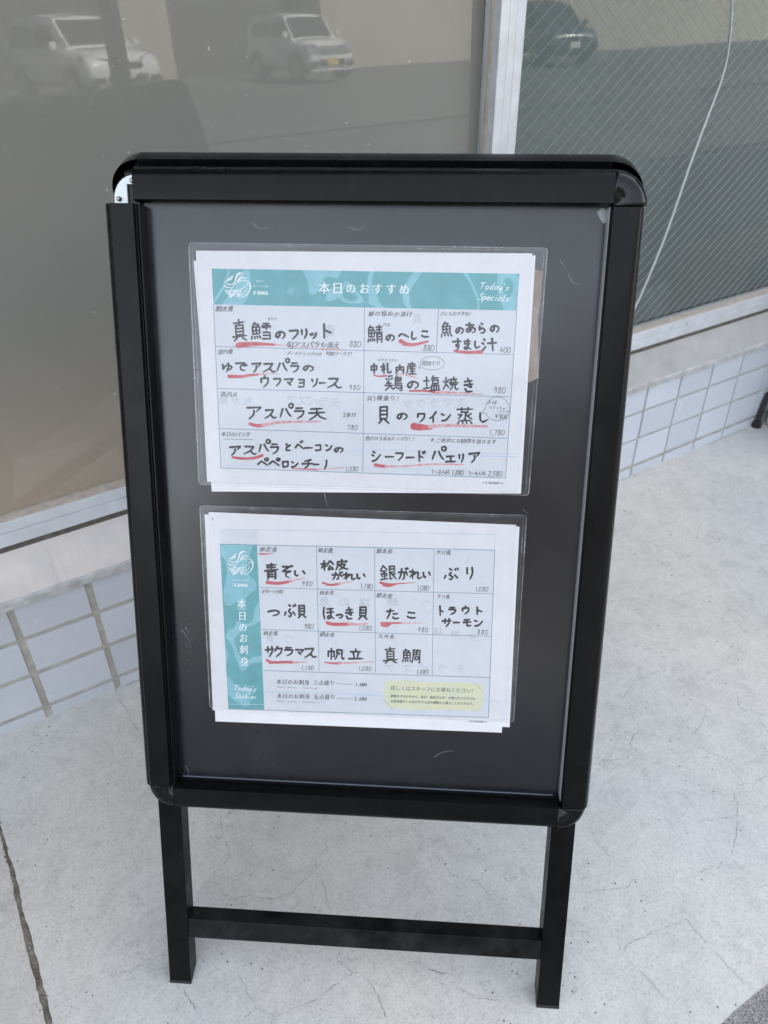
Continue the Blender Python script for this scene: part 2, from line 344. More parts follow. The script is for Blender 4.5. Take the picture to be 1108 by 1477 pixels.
dj = box('joint_dirt', W, (GAPX-.011, EDGE, -.05), (GAPX+.010, .003, -.0024), M_dirt, None, 0); tag(dj, kind='stuff')
# crumbs of soil and grit lying in the joint
vs, fs = [], []
for i in range(900):
    y = rg.uniform(EDGE, -.05); x = GAPX+rg.gauss(.0005, .0030)*(.35+.75*abs(y)/.8); r = rg.uniform(.0005, .0017)*(1.6 if rg.random() < .07 else 1)
    c = Vector((x, y, -.0018+r*.3)); b0 = len(vs)
    for d in ((1,0,0),(-1,0,0),(0,1,0),(0,-1,0),(0,0,1),(0,0,-1)):
        vs.append(W(*(c+Vector(d)*r*rg.uniform(.7, 1.2))))
    fs += [(b0+a, b0+b, b0+c2) for a, b, c2 in ((0,2,4),(2,1,4),(1,3,4),(3,0,4),(2,0,5),(1,2,5),(3,1,5),(0,3,5))]
tag(pyobj('joint_grit', vs, fs, M_dirt), kind='stuff')
verge = box('footway', W, (-9, -2.6, -.06), (9, EDGE+.012, -.006), M_agg, None, 0); tag(verge, kind='structure')
# hairline cracks traced on the slab; each a shallow open line
def ray(x, y): return fw + CR*((x-554)/F) - CU*((y-738.5)/F)
def ongr(x, y, z=.0):
    d = ray(x, y); return CAM + d*((z-CAM.z)/d.z)
CRK = [[(165,992),(172,1008),(183,1024),(190,1042),(201,1056)],
 [(318,1176),(320,1200),(329,1221),(331,1238),(310,1258),(307,1270),(320,1285),(333,1298)],
 [(467,1196),(473,1224),(455,1240),(458,1254),(436,1272),(420,1288),(396,1296)],
 [(397,1296),(360,1293),(330,1298)],[(457,1254),(468,1280),(475,1312)],
 [(490,1370),(493,1390),(508,1403),(520,1402),(535,1420),(545,1437),(558,1470)],
 [(508,1403),(480,1424),(455,1443),(430,1452),(399,1467)],
 [(399,1467),(370,1455),(358,1432),(343,1405)],[(341,1478),(372,1452)],
 [(265,1425),(272,1440),(284,1458)],[(188,1402),(210,1386),(240,1376)],
 [(1075,1132),(1060,1115),(1045,1094),(1020,1083),(990,1070),(965,1060)],[(1064,1132),(1085,1130),(1106,1120)],
 [(1063,1000),(1066,1020),(1085,1028),(1108,1033)],[(1020,1020),(1012,1045),(998,1064)],
 [(905,1012),(915,1040),(925,1052)],[(853,1105),(872,1097),(905,1095),(912,1062),(925,1052),(960,1068)],
 [(1055,1133),(1063,1160),(1063,1195),(1058,1228),(1035,1252),(1005,1258)],[(1055,1240),(1075,1258)],[(1005,1185),(1058,1178)],
 [(980,1136),(1000,1166)],[(848,1190),(860,1212),(880,1235)],
 [(822,1343),(853,1345)],[(840,1288),(870,1284),(905,1280),(918,1265)],
 [(900,1374),(905,1362),(940,1346),(960,1340),(990,1325)],[(900,1378),(925,1400),(950,1430),(975,1455)],[(990,1325),(1010,1350),(1045,1388),(1075,1420)],[(820,1440),(835,1425),(850,1410)],
 [(935,1012),(905,1022),(880,1018)],
 [(620,1225),(640,1245),(650,1262),(690,1272),(705,1290)],[(635,1215),(610,1208),(590,1190)],
 [(655,1410),(660,1425),(690,1440),(720,1442)],[(600,1382),(620,1400),(650,1406),(656,1385)],
 [(1060,880),(1068,905),(1085,920)],[(870,1018),(900,1004),(920,980),(958,965)]]
vs, fs = [], []
for line in CRK:
    P = [ongr(x, y) for x, y in line]
    Q = [P[0]]
    for a, b in zip(P, P[1:]):
        n = max(2, int((b-a).length/.0028))
        for i in range(1, n+1): Q.append(a.lerp(b, i/n)+Vector((rg.uniform(-1, 1), rg.uniform(-1, 1), 0))*.0012)
    base = len(vs); wmul = rg.uniform(.6, 1.1)
    for i, p in enumerate(Q):
        a = Q[max(0, i-1)]; b = Q[min(len(Q)-1, i+1)]; t = (b-a).normalized(); s = Vector((-t.y, t.x, 0))
        wd = wmul*rg.uniform(.00014, .00056)*(.35 if math.sin(i*.31+base) > .55 else 1)
        if i in (0, len(Q)-1): wd *= .2
        vs += [W(*(p+s*wd+Vector((0,0,.0002)))), W(*(p-s*wd+Vector((0,0,.0002))))]
    for i in range(len(Q)-1): fs.append((base+2*i, base+2*i+1, base+2*i+3, base+2*i+2))
M_crack = mat('crack_grime', (.20, .195, .185), .95, noise=(30, .95, 6, (.48, .47, .455)))
tag(pyobj('pavement_crack', vs, fs, M_crack), kind='stuff')
# dark specks, crumbs and pale chips scattered on the slab
vs, fs = [], []
for i in range(420):
    x = rg.uniform(-.23, 2.2); y = rg.uniform(-.8, -.02); r = abs(rg.gauss(.0006, .0005))+.0004; b0 = len(vs); a0 = rg.random()*6; e = rg.uniform(.4, 1)
    for k in range(6):
        a = a0+k*math.pi/3; vs.append(W(x+math.cos(a)*r, y+math.sin(a)*r*e, .0001))
    vs.append(W(x, y, .0001+r*.7)); fs += [(b0+k, b0+(k+1) % 6, b0+6) for k in range(6)]
tag(pyobj('pavement_grit', vs, fs, mat('grit', (.12, .11, .10), .9)), kind='stuff')

# lot and road across the way, lower than the footway
lot = pyobj('road', [(-90,-3.64,-.12),(90,-3.64,-.12),(90,-120,-.50),(-90,-120,-.12)], [(0,1,2,3)], M_asph); tag(lot, kind='structure')
kerb = box('kerb', I3, (-40, -3.8, -.4), (40, -3.64, -.03), M_conc2, None, .01); tag(kerb, kind='structure')
pv2 = pyobj('far_pavement', [(-60,-9.2,-.114),(60,-9.2,-.114),(60,-11.0,-.114),(-60,-11.0,-.114)], [(0,1,2,3)], mat('worn_road_edge', (.12, .12, .12), .85, noise=(1.5, .7, 7, (.09, .09, .09)))); tag(pv2, kind='structure')

# ================================================================== TILED WALL UNDER THE WINDOWS
wall = empty('tiled_wall', (0, 0, 0))
tag(wall, 'low wall of pale blue glazed tiles with grey grout under the shop windows', 'wall')
box('grout_bed', W, (-2.2, -.0, -.03), (3.6, .12, .2160), M_grout, wall, 0)
X0, PX, ROWS = -.1405, .10345, [(.0, .0215), (.0215, .0892), (.0892, .1555), (.1555, .2165)]
for j, (za, zb) in enumerate(ROWS):
    for i in range(-8, 27):
        xa = X0+i*PX; xb = xa+PX
        g = .0047 if xa < .45 else .0026
        if xa > .45 and j: za2 = za+.004+min(1, (xa-.45)/.6)*.001; zb2 = zb+.004
        else: za2, zb2 = za, zb
        if j == 3: zb2 = .2162
        if j == 0: za2 = -.01
        px = rg.uniform(-.0006, .0006); pz = rg.uniform(-.0005, .0005); d = rg.uniform(0, .0006)
        lo = (xa+g+px, -.0034-d, za2+(g*.8 if j else 0)+pz); hi = (xb-g+px, .004, zb2-(g*.8 if j < 3 else 0)+pz)
        if hi[2]-lo[2] < .004: continue
        box('tile', W, lo, hi, M_tile if xa < .45 else M_tile2, wall, .0016, 2)
vs, fs = [], []
for i in range(3600):
    x = rg.uniform(-.6, 2.3); y = -.0040-abs(rg.gauss(0, .0022)); r_ = rg.uniform(.0004, .0012); b0 = len(vs)
    if math.sin(x*9)+math.sin(x*23+1)+rg.uniform(-1, 1) < .3: continue
    for d in ((1,0,0),(-.5,.8,0),(-.5,-.8,0),(0,0,.8)): vs.append(W(*(Vector((x, y, .0002))+Vector(d)*r_*rg.uniform(.7, 1.3))))
    fs += [(b0, b0+1, b0+3), (b0+1, b0+2, b0+3), (b0+2, b0, b0+3)]
tag(pyobj('wall_foot_dirt', vs, fs, M_dirt), kind='stuff')
# sloping mortar ledge
prof = [(-.0095, .2165), (-.0098, .2268), (-.006, .2300), (.0345, .2795), (.0345, .2165)]
bmn = 120; vs, fs = [], []
xs = [-2.2+5.8*i/700 for i in range(701)]
for x in xs:
    for k, (y, z) in enumerate(prof):
        jy = rg.uniform(-.0004, .0004) if k in (1, 2) else 0
        if k == 2 and rg.random() < .03: jy += .0022
        vs.append(W(x, y+jy, z+(rg.uniform(-.0003, .0003) if k in (1, 2) else 0)))
n = len(prof)
for i in range(len(xs)-1):
    for k in range(n-1): fs.append((i*n+k, i*n+k+1, (i+1)*n+k+1, (i+1)*n+k))
led = pyobj('window_ledge', vs, fs, M_ledge, wall)
led.data.materials.append(M_ledgeg); led.data.materials.append(mat('bare_cement_ledge', (.47, .465, .45), .85, noise=(12, .8, 9, (.36, .355, .34)), bump=(60, .5, .002)))
for p in led.data.polygons:
    if p.center[1] < -.0070*K: p.material_index = 1
    elif p.center[0] > .69*K: p.material_index = 2      # right of the mullion the paint has gone and bare cement shows

# ================================================================== SHOP WINDOWS
ZT = 1.75
MX0, MX1 = .671, .7155
def window(name, label, x0, x1, left):
    o = empty(name, (0, 0, 0)); tag(o, label, 'window', 'shopfront windows')
    box('rubber_gap', W, (x0, .0335, .277), (x1, .06, .2895), M_darkgap, o, 0)
    box('sill_rail', W, (x0, .0300, .2885), (x1, .065, .3074), M_alu, o, .0008)
    box('sill_rail', W, (x0, .0318, .3079), (x1, .065, .3240), M_alu, o, .0010)
    pr = [(.0330, .3242), (.0336, .3262), (.0478, .3292), (.0478, .3242)]
    extrude('sealant', pr, lambda y, z: W(x0, y, z), lambda y, z: W(x1, y, z), M_gasket, o)
    box('head_rail', W, (x0, .0310, ZT), (x1, .065, ZT+.04), M_alu, o, .0010)
    return o
wl = window('frosted_window', 'large frosted grey shop window left of the aluminium mullion, cars reflected in it', -2.2, .6705, True)
wr = window('wired_window', 'wired glass shop window right of the mullion with diagonal wires', .7160, 3.6, False)
# mullion belongs to the frosted window's frame
box('mullion', W, (MX0, .0290, .3245), (MX1, .0640, ZT-.001), M_alu2, wl, .0010)
box('mullion_groove', W, (MX0+.0155, .0284, .3250), (MX0+.0168, .0292, ZT-.002), M_alu, wl, 0)
box('mullion_groove', W, (MX0+.0285, .0284, .3250), (MX0+.0293, .0292, ZT-.002), M_alu, wl, 0)
box('sealant', W, (MX0-.0035, .0440, .3290), (MX0-.0002, .0500, ZT-.002), M_gasket, wl, 0)
box('sealant', W, (MX1+.0002, .0440, .3290), (MX1+.0018, .0500, ZT-.002), M_darkgap, wr, 0)
def pane(name, x0, x1, y, m, par, z0=.3285):
    return pyobj(name, [W(x0, y, z0), W(x1, y, z0), W(x1, y, ZT), W(x0, y, ZT)], [(0,1,2,3)], m, par)
TZ, TX = math.tan(math.radians(1.2)), math.tan(math.radians(.55))      # the panes sit a little out of true in their frames
def WG(x0): return lambda x, y, z: W(x, y+(z-.33)*TZ+(x-x0)*TX, z)
box('glass_pane', WG(.60), (-2.2, .0490, .3280), (MX0-.0004, .0520, ZT+.001), M_glassL, wl, 0)
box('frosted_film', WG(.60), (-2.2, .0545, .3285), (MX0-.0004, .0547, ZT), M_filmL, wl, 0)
box('glass_pane', WG(1.2), (MX1+.0004, .0490, .3280), (3.6, .0530, ZT+.001), M_glassR, wr, 0)
box('privacy_film', WG(1.2), (MX1+.0004, .0640, .3285), (3.6, .0642, ZT), M_filmR, wr, 0)
# dust and dried drips on the outside of the frosted pane
vs, fs = [], []
for i in range(260):
    x = rg.uniform(-.7, .64); z = rg.uniform(.335, 1.1); r_ = abs(rg.gauss(.00035, .00035))+.0002; b0 = len(vs); el = rg.choice((1, 1, 1, 2.2))
    for k in range(6): vs.append(WG(.60)(x+math.cos(k*1.047)*r_, .0487, z+math.sin(k*1.047)*r_*el))
    fs.append(tuple(range(b0, b0+6)))
o = pyobj('glass_dust', vs, fs, mat('dried_dust', (.5, .5, .48), .9), wl); o['kind'] = 'stuff'
# woven wires in the right pane: two sets of diagonals
M_wireA = mat('glint_wire', (.62, .66, .66), .3, metal=.6); M_wireB = mat('shaded_wire', (.10, .115, .11), .6)  # same wire in both sets; glint and shade put into the two colours
for sgn_, mm, nm, yy in ((1, M_wireA, 'glass_wire', .0482), (-1, M_wireB, 'glass_wire', .0555)):
    vs, fs = [], []
    pit = .0296; sl = .76*sgn_
    off = .686-.8187/.76 if sgn_ > 0 else .010
    for k in range(-150, 190):
        # line z = sl*(x - xk)
        xk = off+pit*k
        pts = []
        za, zb = .330, ZT
        xa, xb = xk+za/sl, xk+zb/sl
        if xa > xb: xa, xb, za, zb = xb, xa, zb, za
        lo, hi = MX1+.001, 2.6
        if xb < lo or xa > hi: continue
        if xa < lo: za += (lo-xa)*sl; xa = lo
        if xb > hi: zb += (hi-xb)*sl; xb = hi
        nn = max(2, int((xb-xa)/.12)); wob = rg.uniform(-.0006, .0006)
        pts = [WG(1.2)(xa+(xb-xa)*i/nn+rg.uniform(-.0004, .0004)+wob, yy, za+(zb-za)*i/nn) for i in range(nn+1)]
        v, f = tube_mesh(pts, .00035 if sgn_ > 0 else .0006, 4); b0 = len(vs); vs += v; fs += [tuple(q+b0 for q in t) for t in f]
    o = pyobj(nm, vs, fs, mm, wr); o['kind'] = 'stuff'
# long pale curved crack filled with glue
def onplane(x, y, Y):
    d = ray(x, y); return CAM + d*((Y-CAM.y)/d.y)
cr = [(1066,-60),(1065,0),(1062,45),(1056,85),(1045,122),(1030,160),(1012,205),(995,250),(977,300),(960,345),(946,378),(925,425),(905,463)]
P = [onplane(x, y, .0476) for x, y in cr]
Q = []
for i in range(len(P)-1):
    p0, p1, p2, p3 = P[max(0, i-1)], P[i], P[i+1], P[min(len(P)-1, i+2)]
    for s in range(6):
        t = s/6; Q.append(.5*((2*p1)+(-p0+p2)*t+(2*p0-5*p1+4*p2-p3)*t*t+(-p0+3*p1-3*p2+p3)*t**3))
Q = [q for q in Q if q.z > .33]
v, f = tube_mesh([WG(1.2)(q.x, q.y, q.z) for q in Q], [.0007+.0023*min(1, i/34) for i in range(len(Q))], 6)
pyobj('glued_crack', v, f, mat('crack_glue', (.60, .65, .63), .4), wr)

# upper part of the shop, which shades the pavement
fac = empty('shop_building', (0, 2, 0)); tag(fac, 'rendered shop building above the windows', 'building')
box('upper_wall', I3, (-13, .02, (ZT+.045)*K), (13, 6, 6.2), M_fac, fac, .01)
box('side_wall', I3, (-13, .03, -.1), (-3.12, 6, (ZT+.04)*K), M_fac, fac, .01)
box('side_wall', I3, (5.06, .03, -.1), (13, 6, (ZT+.04)*K), M_brick, fac, .01)
box('soffit', I3, (-4, -.75, 2.52), (.9, .019, 2.60), M_wood, fac, .004)
wing = box('projecting_wall', I3, (4.35, -1.3, .0), (5.05, -.02, 3.6), M_brick, None, .01)
tag(wing, 'dark brown clad wall projecting beyond the wired window', 'wall')

# ================================================================== A-FRAME MENU STAND
SX, SY, SYAW, LEAN = .05254, -.587351, -.634144, .351372
Xs = Vector((math.cos(SYAW), math.sin(SYAW), 0)); N0 = Vector((-math.sin(SYAW), math.cos(SYAW), 0))
Vs = Vector((0, 0, math.cos(LEAN))) + N0*math.sin(LEAN); Ns = N0*math.cos(LEAN) - Vector((0, 0, math.sin(LEAN)))
OS = Vector((SX, SY, 0))
def S(u, v, w): return (OS + Xs*u + Vs*v + Ns*w)*K
BET = .25; DB = .522
Vb = Vector((0, 0, math.cos(BET))) - N0*math.sin(BET); Nb = -N0*math.cos(BET) - Vector((0, 0, math.sin(BET)))
def B(u, v, w): return (OS + N0*DB + Xs*u + Vb*(v-.0195) + Nb*w)*K
def px2s(x, y, w=0):
    """paper coordinates traced from the menu onto the board plane"""
    a = OS + Ns*w; d = ray(x, y); t = ((a-CAM).dot(Ns))/d.dot(Ns); q = CAM + d*t - a
    return q.dot(Xs), q.dot(Vs)
stand = empty('menu_stand', S(0, 0, 0))
tag(stand, 'black A frame menu stand with two laminated menus on its board', 'sign stand')
UI, UO, VB0, VB1, VT0, VT1 = .1965, .2258, .2200, .2485, .8047, .8345
LW = .0236
def railprof(d):      # (distance from inner edge, depth); rounded outside
    out = [(0, .0135), (0, -.0005), (.0012, -.0036), (.019, -.0040)]
    for k in range(1, 9):
        a = k/8*math.pi/2; out.append((.019+(d-.019)*math.sin(a), -.0040+.0200*(1-math.cos(a))))
    out.append((d, .022)); out.append((.004, .022)); out.append((.004, .0135))
    return out
def corner(name, fn, cu, cv, su, sv, m, par, d=.0295):
    pr = railprof(d)[:-2]; n = len(pr); st = 14; vs, fs = [], []
    pr = [(a+.0006 if a > .002 else a, b-.0007 if b < .01 else b) for a, b in pr]
    pr = [(0, .022)]+pr[1:]
    for k in range(st+1):
        a = k/st*math.pi/2
        for (q, w) in pr: vs.append(fn(cu+su*q*math.cos(a), cv+sv*q*math.sin(a), w))
    n = len(pr)
    for k in range(st):
        for j in range(n-1): fs.append((k*n+j, k*n+j+1, (k+1)*n+j+1, (k+1)*n+j))
    fs.append(tuple(range(n))[::-1]); fs.append(tuple(range(st*n, (st+1)*n)))
    o = pyobj(name, vs, fs, m, par)
    for p in o.data.polygons: p.use_smooth = len(p.vertices) == 4
    return o
def rail(name, fn, a, b, along_u, inner, sgn_, m, par, d=.0295):
    pr = railprof(d)
    if along_u: f0 = lambda q, w: fn(a, inner+sgn_*q, w); f1 = lambda q, w: fn(b, inner+sgn_*q, w)
    else: f0 = lambda q, w: fn(inner+sgn_*q, a, w); f1 = lambda q, w: fn(inner+sgn_*q, b, w)
    o = extrude(name, pr, f0, f1, m, par)
    me = o.data
    for p in me.polygons: p.use_smooth = True
    try: me.set_sharp_from_angle(angle=math.radians(28))
    except Exception: pass
    return o
def half(fn, front):
    H = M_black
    for s in (-1, 1):
        a, b = (-.2118, -.2118+LW) if s < 0 else (.2118-LW, .2118)
        box('leg', fn, (a, 0, .0), (b, .2330, LW-.0022), M_leg, stand, .0008)
        box('leg_cap', fn, (a-.0003, -.0012, -.0003), (b+.0003, .0035, LW+.0003), M_cblk, stand, .0006)
    box('crossbar', fn, (-.2118+LW, .0605, .0012), (.2118-LW, .0846, .0200), M_bar, stand, .0008)
    rail('top_rail', fn, -.1975, .1967, True, VT0, 1, H, stand, VT1-VT0)
    rail('bottom_rail', fn, -.1940, .1930, True, VB1, -1, H, stand, VB1-VB0)
    rail('side_rail', fn, VB1-.001, .8030, False, UI-.0012, 1, H, stand, UO-UI)
    corner('corner_cap', fn, .1965, VT0-.0006, 1, 1, M_gloss, stand)
    corner('corner_cap', fn, .1928, VB1-.0004, 1, -1, M_gloss, stand)
    corner('corner_cap', fn, -.1935, VB1+.0014, -1, -1, M_gloss, stand)
    box('back_sheet', fn, (-.2135, .226, .0132), (.2135, .8225, .0215), M_cblk, stand, .003)
    if not front:
        rail('side_rail', fn, VB1-.001, .8030, False, -UI, -1, H, stand, UO-UI)
        corner('corner_cap', fn, -.1965, VT0-.0006, -1, 1, M_gloss, stand)
half(S, True); half(B, False)
# left side rail, snapped open and slid down from the corner
pr = [(-.2236, .0120), (-.2236, .0045), (-.2226, -.0010), (-.2205, -.0042), (-.2172, -.0060), (-.2163, -.0070), (-.2160, -.0074), (-.1968, -.0074), (-.1965, -.0060),
      (-.1961, -.0040), (-.1952, -.0040), (-.1949, -.0012), (-.1944, -.0012), (-.1942, -.0030), (-.1930, -.0030), (-.1928, .0118), (-.2160, .0118)]
o = extrude('side_rail', pr, lambda u, w: S(u*.9965+(.0006 if u > -.21 else 0), VB1+.0022, w), lambda u, w: S(u, .8022, w), M_black, stand)
o['label'] = 'left rail snapped open and slid off its corner'
# exposed plated corner bracket with its two screws
br = [(-.2164, .8024), (-.2164, .8070)]
for k in range(1, 9):
    a = k/8*math.pi/2; br.append((-.2164+.0190*(1-math.cos(a)), .8070+.0190*math.sin(a)))
br += [(-.1972, .8262), (-.1972, .8186), (-.2052, .8186), (-.2052, .8024)]
extrude('corner_bracket', br, lambda u, v: S(u, v, .0040), lambda u, v: S(u, v, .0068), M_chrome, stand)
rim = [(-.2180, .8010), (-.2180, .8080)]
for k in range(1, 9):
    a = k/8*math.pi/2; rim.append((-.2180+.0205*(1-math.cos(a)), .8080+.0200*math.sin(a)))
rim += [(-.1960, .8282), (-.1960, .8010)]
extrude('corner_shell', rim, lambda u, v: S(u, v, .0070), lambda u, v: S(u, v, .0215), M_gloss, stand)
for (u, v) in ((-.2122, .8068), (-.2000, .8212)):
    pts = [S(u, v, .0040), S(u, v, .0018)]; vv, ff = tube_mesh(pts, [.0026*K*.8, .0022*K*.8], 12); sc = pyobj('screw', vv, ff, M_screw, stand, False)
    vv, ff = tube_mesh([S(u, v, .00185), S(u, v, .0010)], [.0013, .0012], 6); pyobj('screw_socket', vv, ff, M_chrome, sc)
# dark board under a scuffed clear sheet
board = pyobj('board', [S(-.1985, .2440, .0120), S(.1975, .2440, .0120), S(.1975, .8080, .0120), S(-.1985, .8080, .0120),
                        S(-.1985, .2440, .0130), S(.1975, .2440, .0130), S(.1975, .8080, .0130), S(-.1985, .8080, .0130)], BOXF, M_board, stand)
pyobj('board', [B(-.1985, .2440, .0120), B(.1975, .2440, .0120), B(.1975, .8080, .0120), B(-.1985, .8080, .0120)], [(0,1,2,3)], M_board, stand)
box('edge_line', S, (.19460, .2530, .0010), (.19495, .8035, .0118), M_edge, stand, 0)  # pale strip painted in for the highlight on the rail's metal edge
box('edge_line', S, (-.1880, .2520, .0105), (.1890, .2526, .0118), M_scuff, stand, 0)

# ================================================================== PRINT AND HANDWRITING
class Ink:
    def __init__(s, w): s.v = []; s.f = []; s.w = w; s.k = 0
    def add(s, pts, faces):
        b = len(s.v); s.k += 1; w = s.w - s.k*1.6e-7
        for i, (x, y) in enumerate(pts):
            u, v = px2s(x, y, s.w); s.v.append(S(u, v, w - i*2e-9))
        s.f += [tuple(q+b for q in f) for f in faces]
    def quad(s, P): s.add(P, [(0, 1, 2, 3)])
    def poly(s, P): s.add(P, [tuple(range(len(P)))])
    def line(s, a, b, wd): s.stroke([a, b], wd, 'flat', 0)
    def stroke(s, pts, wd, style='brush', jit=.06, wend=None):
        # Catmull-Rom resample then a ribbon whose ends are rounded or tapered
        P = [Vector((*p, 0)) for p in pts]; Q = []
        if style == 'flat': Q = [P[0].lerp(P[-1], i/8) for i in range(9)] if len(P) == 2 else P
        else:
            for i in range(len(P)-1):
                p0, p1, p2, p3 = P[max(0, i-1)], P[i], P[i+1], P[min(len(P)-1, i+2)]
                # keep sharp corners sharp
                def ang(a, b, c):
                    d1, d2 = (b-a), (c-b)
                    return d1.angle(d2, 0) if d1.length > 1e-6 and d2.length > 1e-6 else 0
                if ang(p0, p1, p2) > 1.15: p0 = p1
                if ang(p1, p2, p3) > 1.15: p3 = p2
                n = 6
                for q in range(n):
                    t = q/n; Q.append(.5*((2*p1)+(-p0+p2)*t+(2*p0-5*p1+4*p2-p3)*t*t+(-p0+3*p1-3*p2+p3)*t**3))
            Q.append(P[-1])
        L = [0]
        for a, b in zip(Q, Q[1:]): L.append(L[-1]+(b-a).length)
        T = L[-1] or 1e-6; out = []
        # extra samples near the ends for round caps
        for i, p in enumerate(Q):
            a = Q[max(0, i-1)]; b = Q[min(len(Q)-1, i+1)]; t = (b-a); t = t.normalized() if t.length > 1e-9 else Vector((1, 0, 0))
            sN = Vector((-t.y, t.x, 0)); f = L[i]/T; h = wd/2
            if wend is not None: h = (wd+(wend-wd)*f)/2
            if style == 'brush':
                h *= 1+random.uniform(-jit, jit); h *= 1.12-.22*f
                if f > .86: h *= 1-.35*(f-.86)/.14
            out.append((p, sN, t, h))
        if style != 'flat':
            p, sN, t, h = out[0]; out = [(p-t*h*.85, sN, t, h*.25), (p-t*h*.55, sN, t, h*.75)]+out
            p, sN, t, h = out[-1]; out += [(p+t*h*.5, sN, t, h*.75), (p+t*h*.8, sN, t, h*.22)]
        V = []
        for p, sN, t, h in out: V += [(p.x+sN.x*h, p.y+sN.y*h), (p.x-sN.x*h, p.y-sN.y*h)]
        s.add(V, [(2*i, 2*i+1, 2*i+3, 2*i+2) for i in range(len(out)-1)])
    def build(s, name, m, par):
        if not s.v: return None
        me = bpy.data.meshes.new(name); me.from_pydata([tuple(v) for v in s.v], [], s.f); me.update()
        # face the reader
        bm = bmesh.new(); bm.from_mesh(me); n = Ns*-1
        for f in bm.faces:
            if f.normal.dot(n) < 0: f.normal_flip()
        bm.to_mesh(me); bm.free()
        o = link(name, me, m, par); o['kind'] = 'stuff'; return o

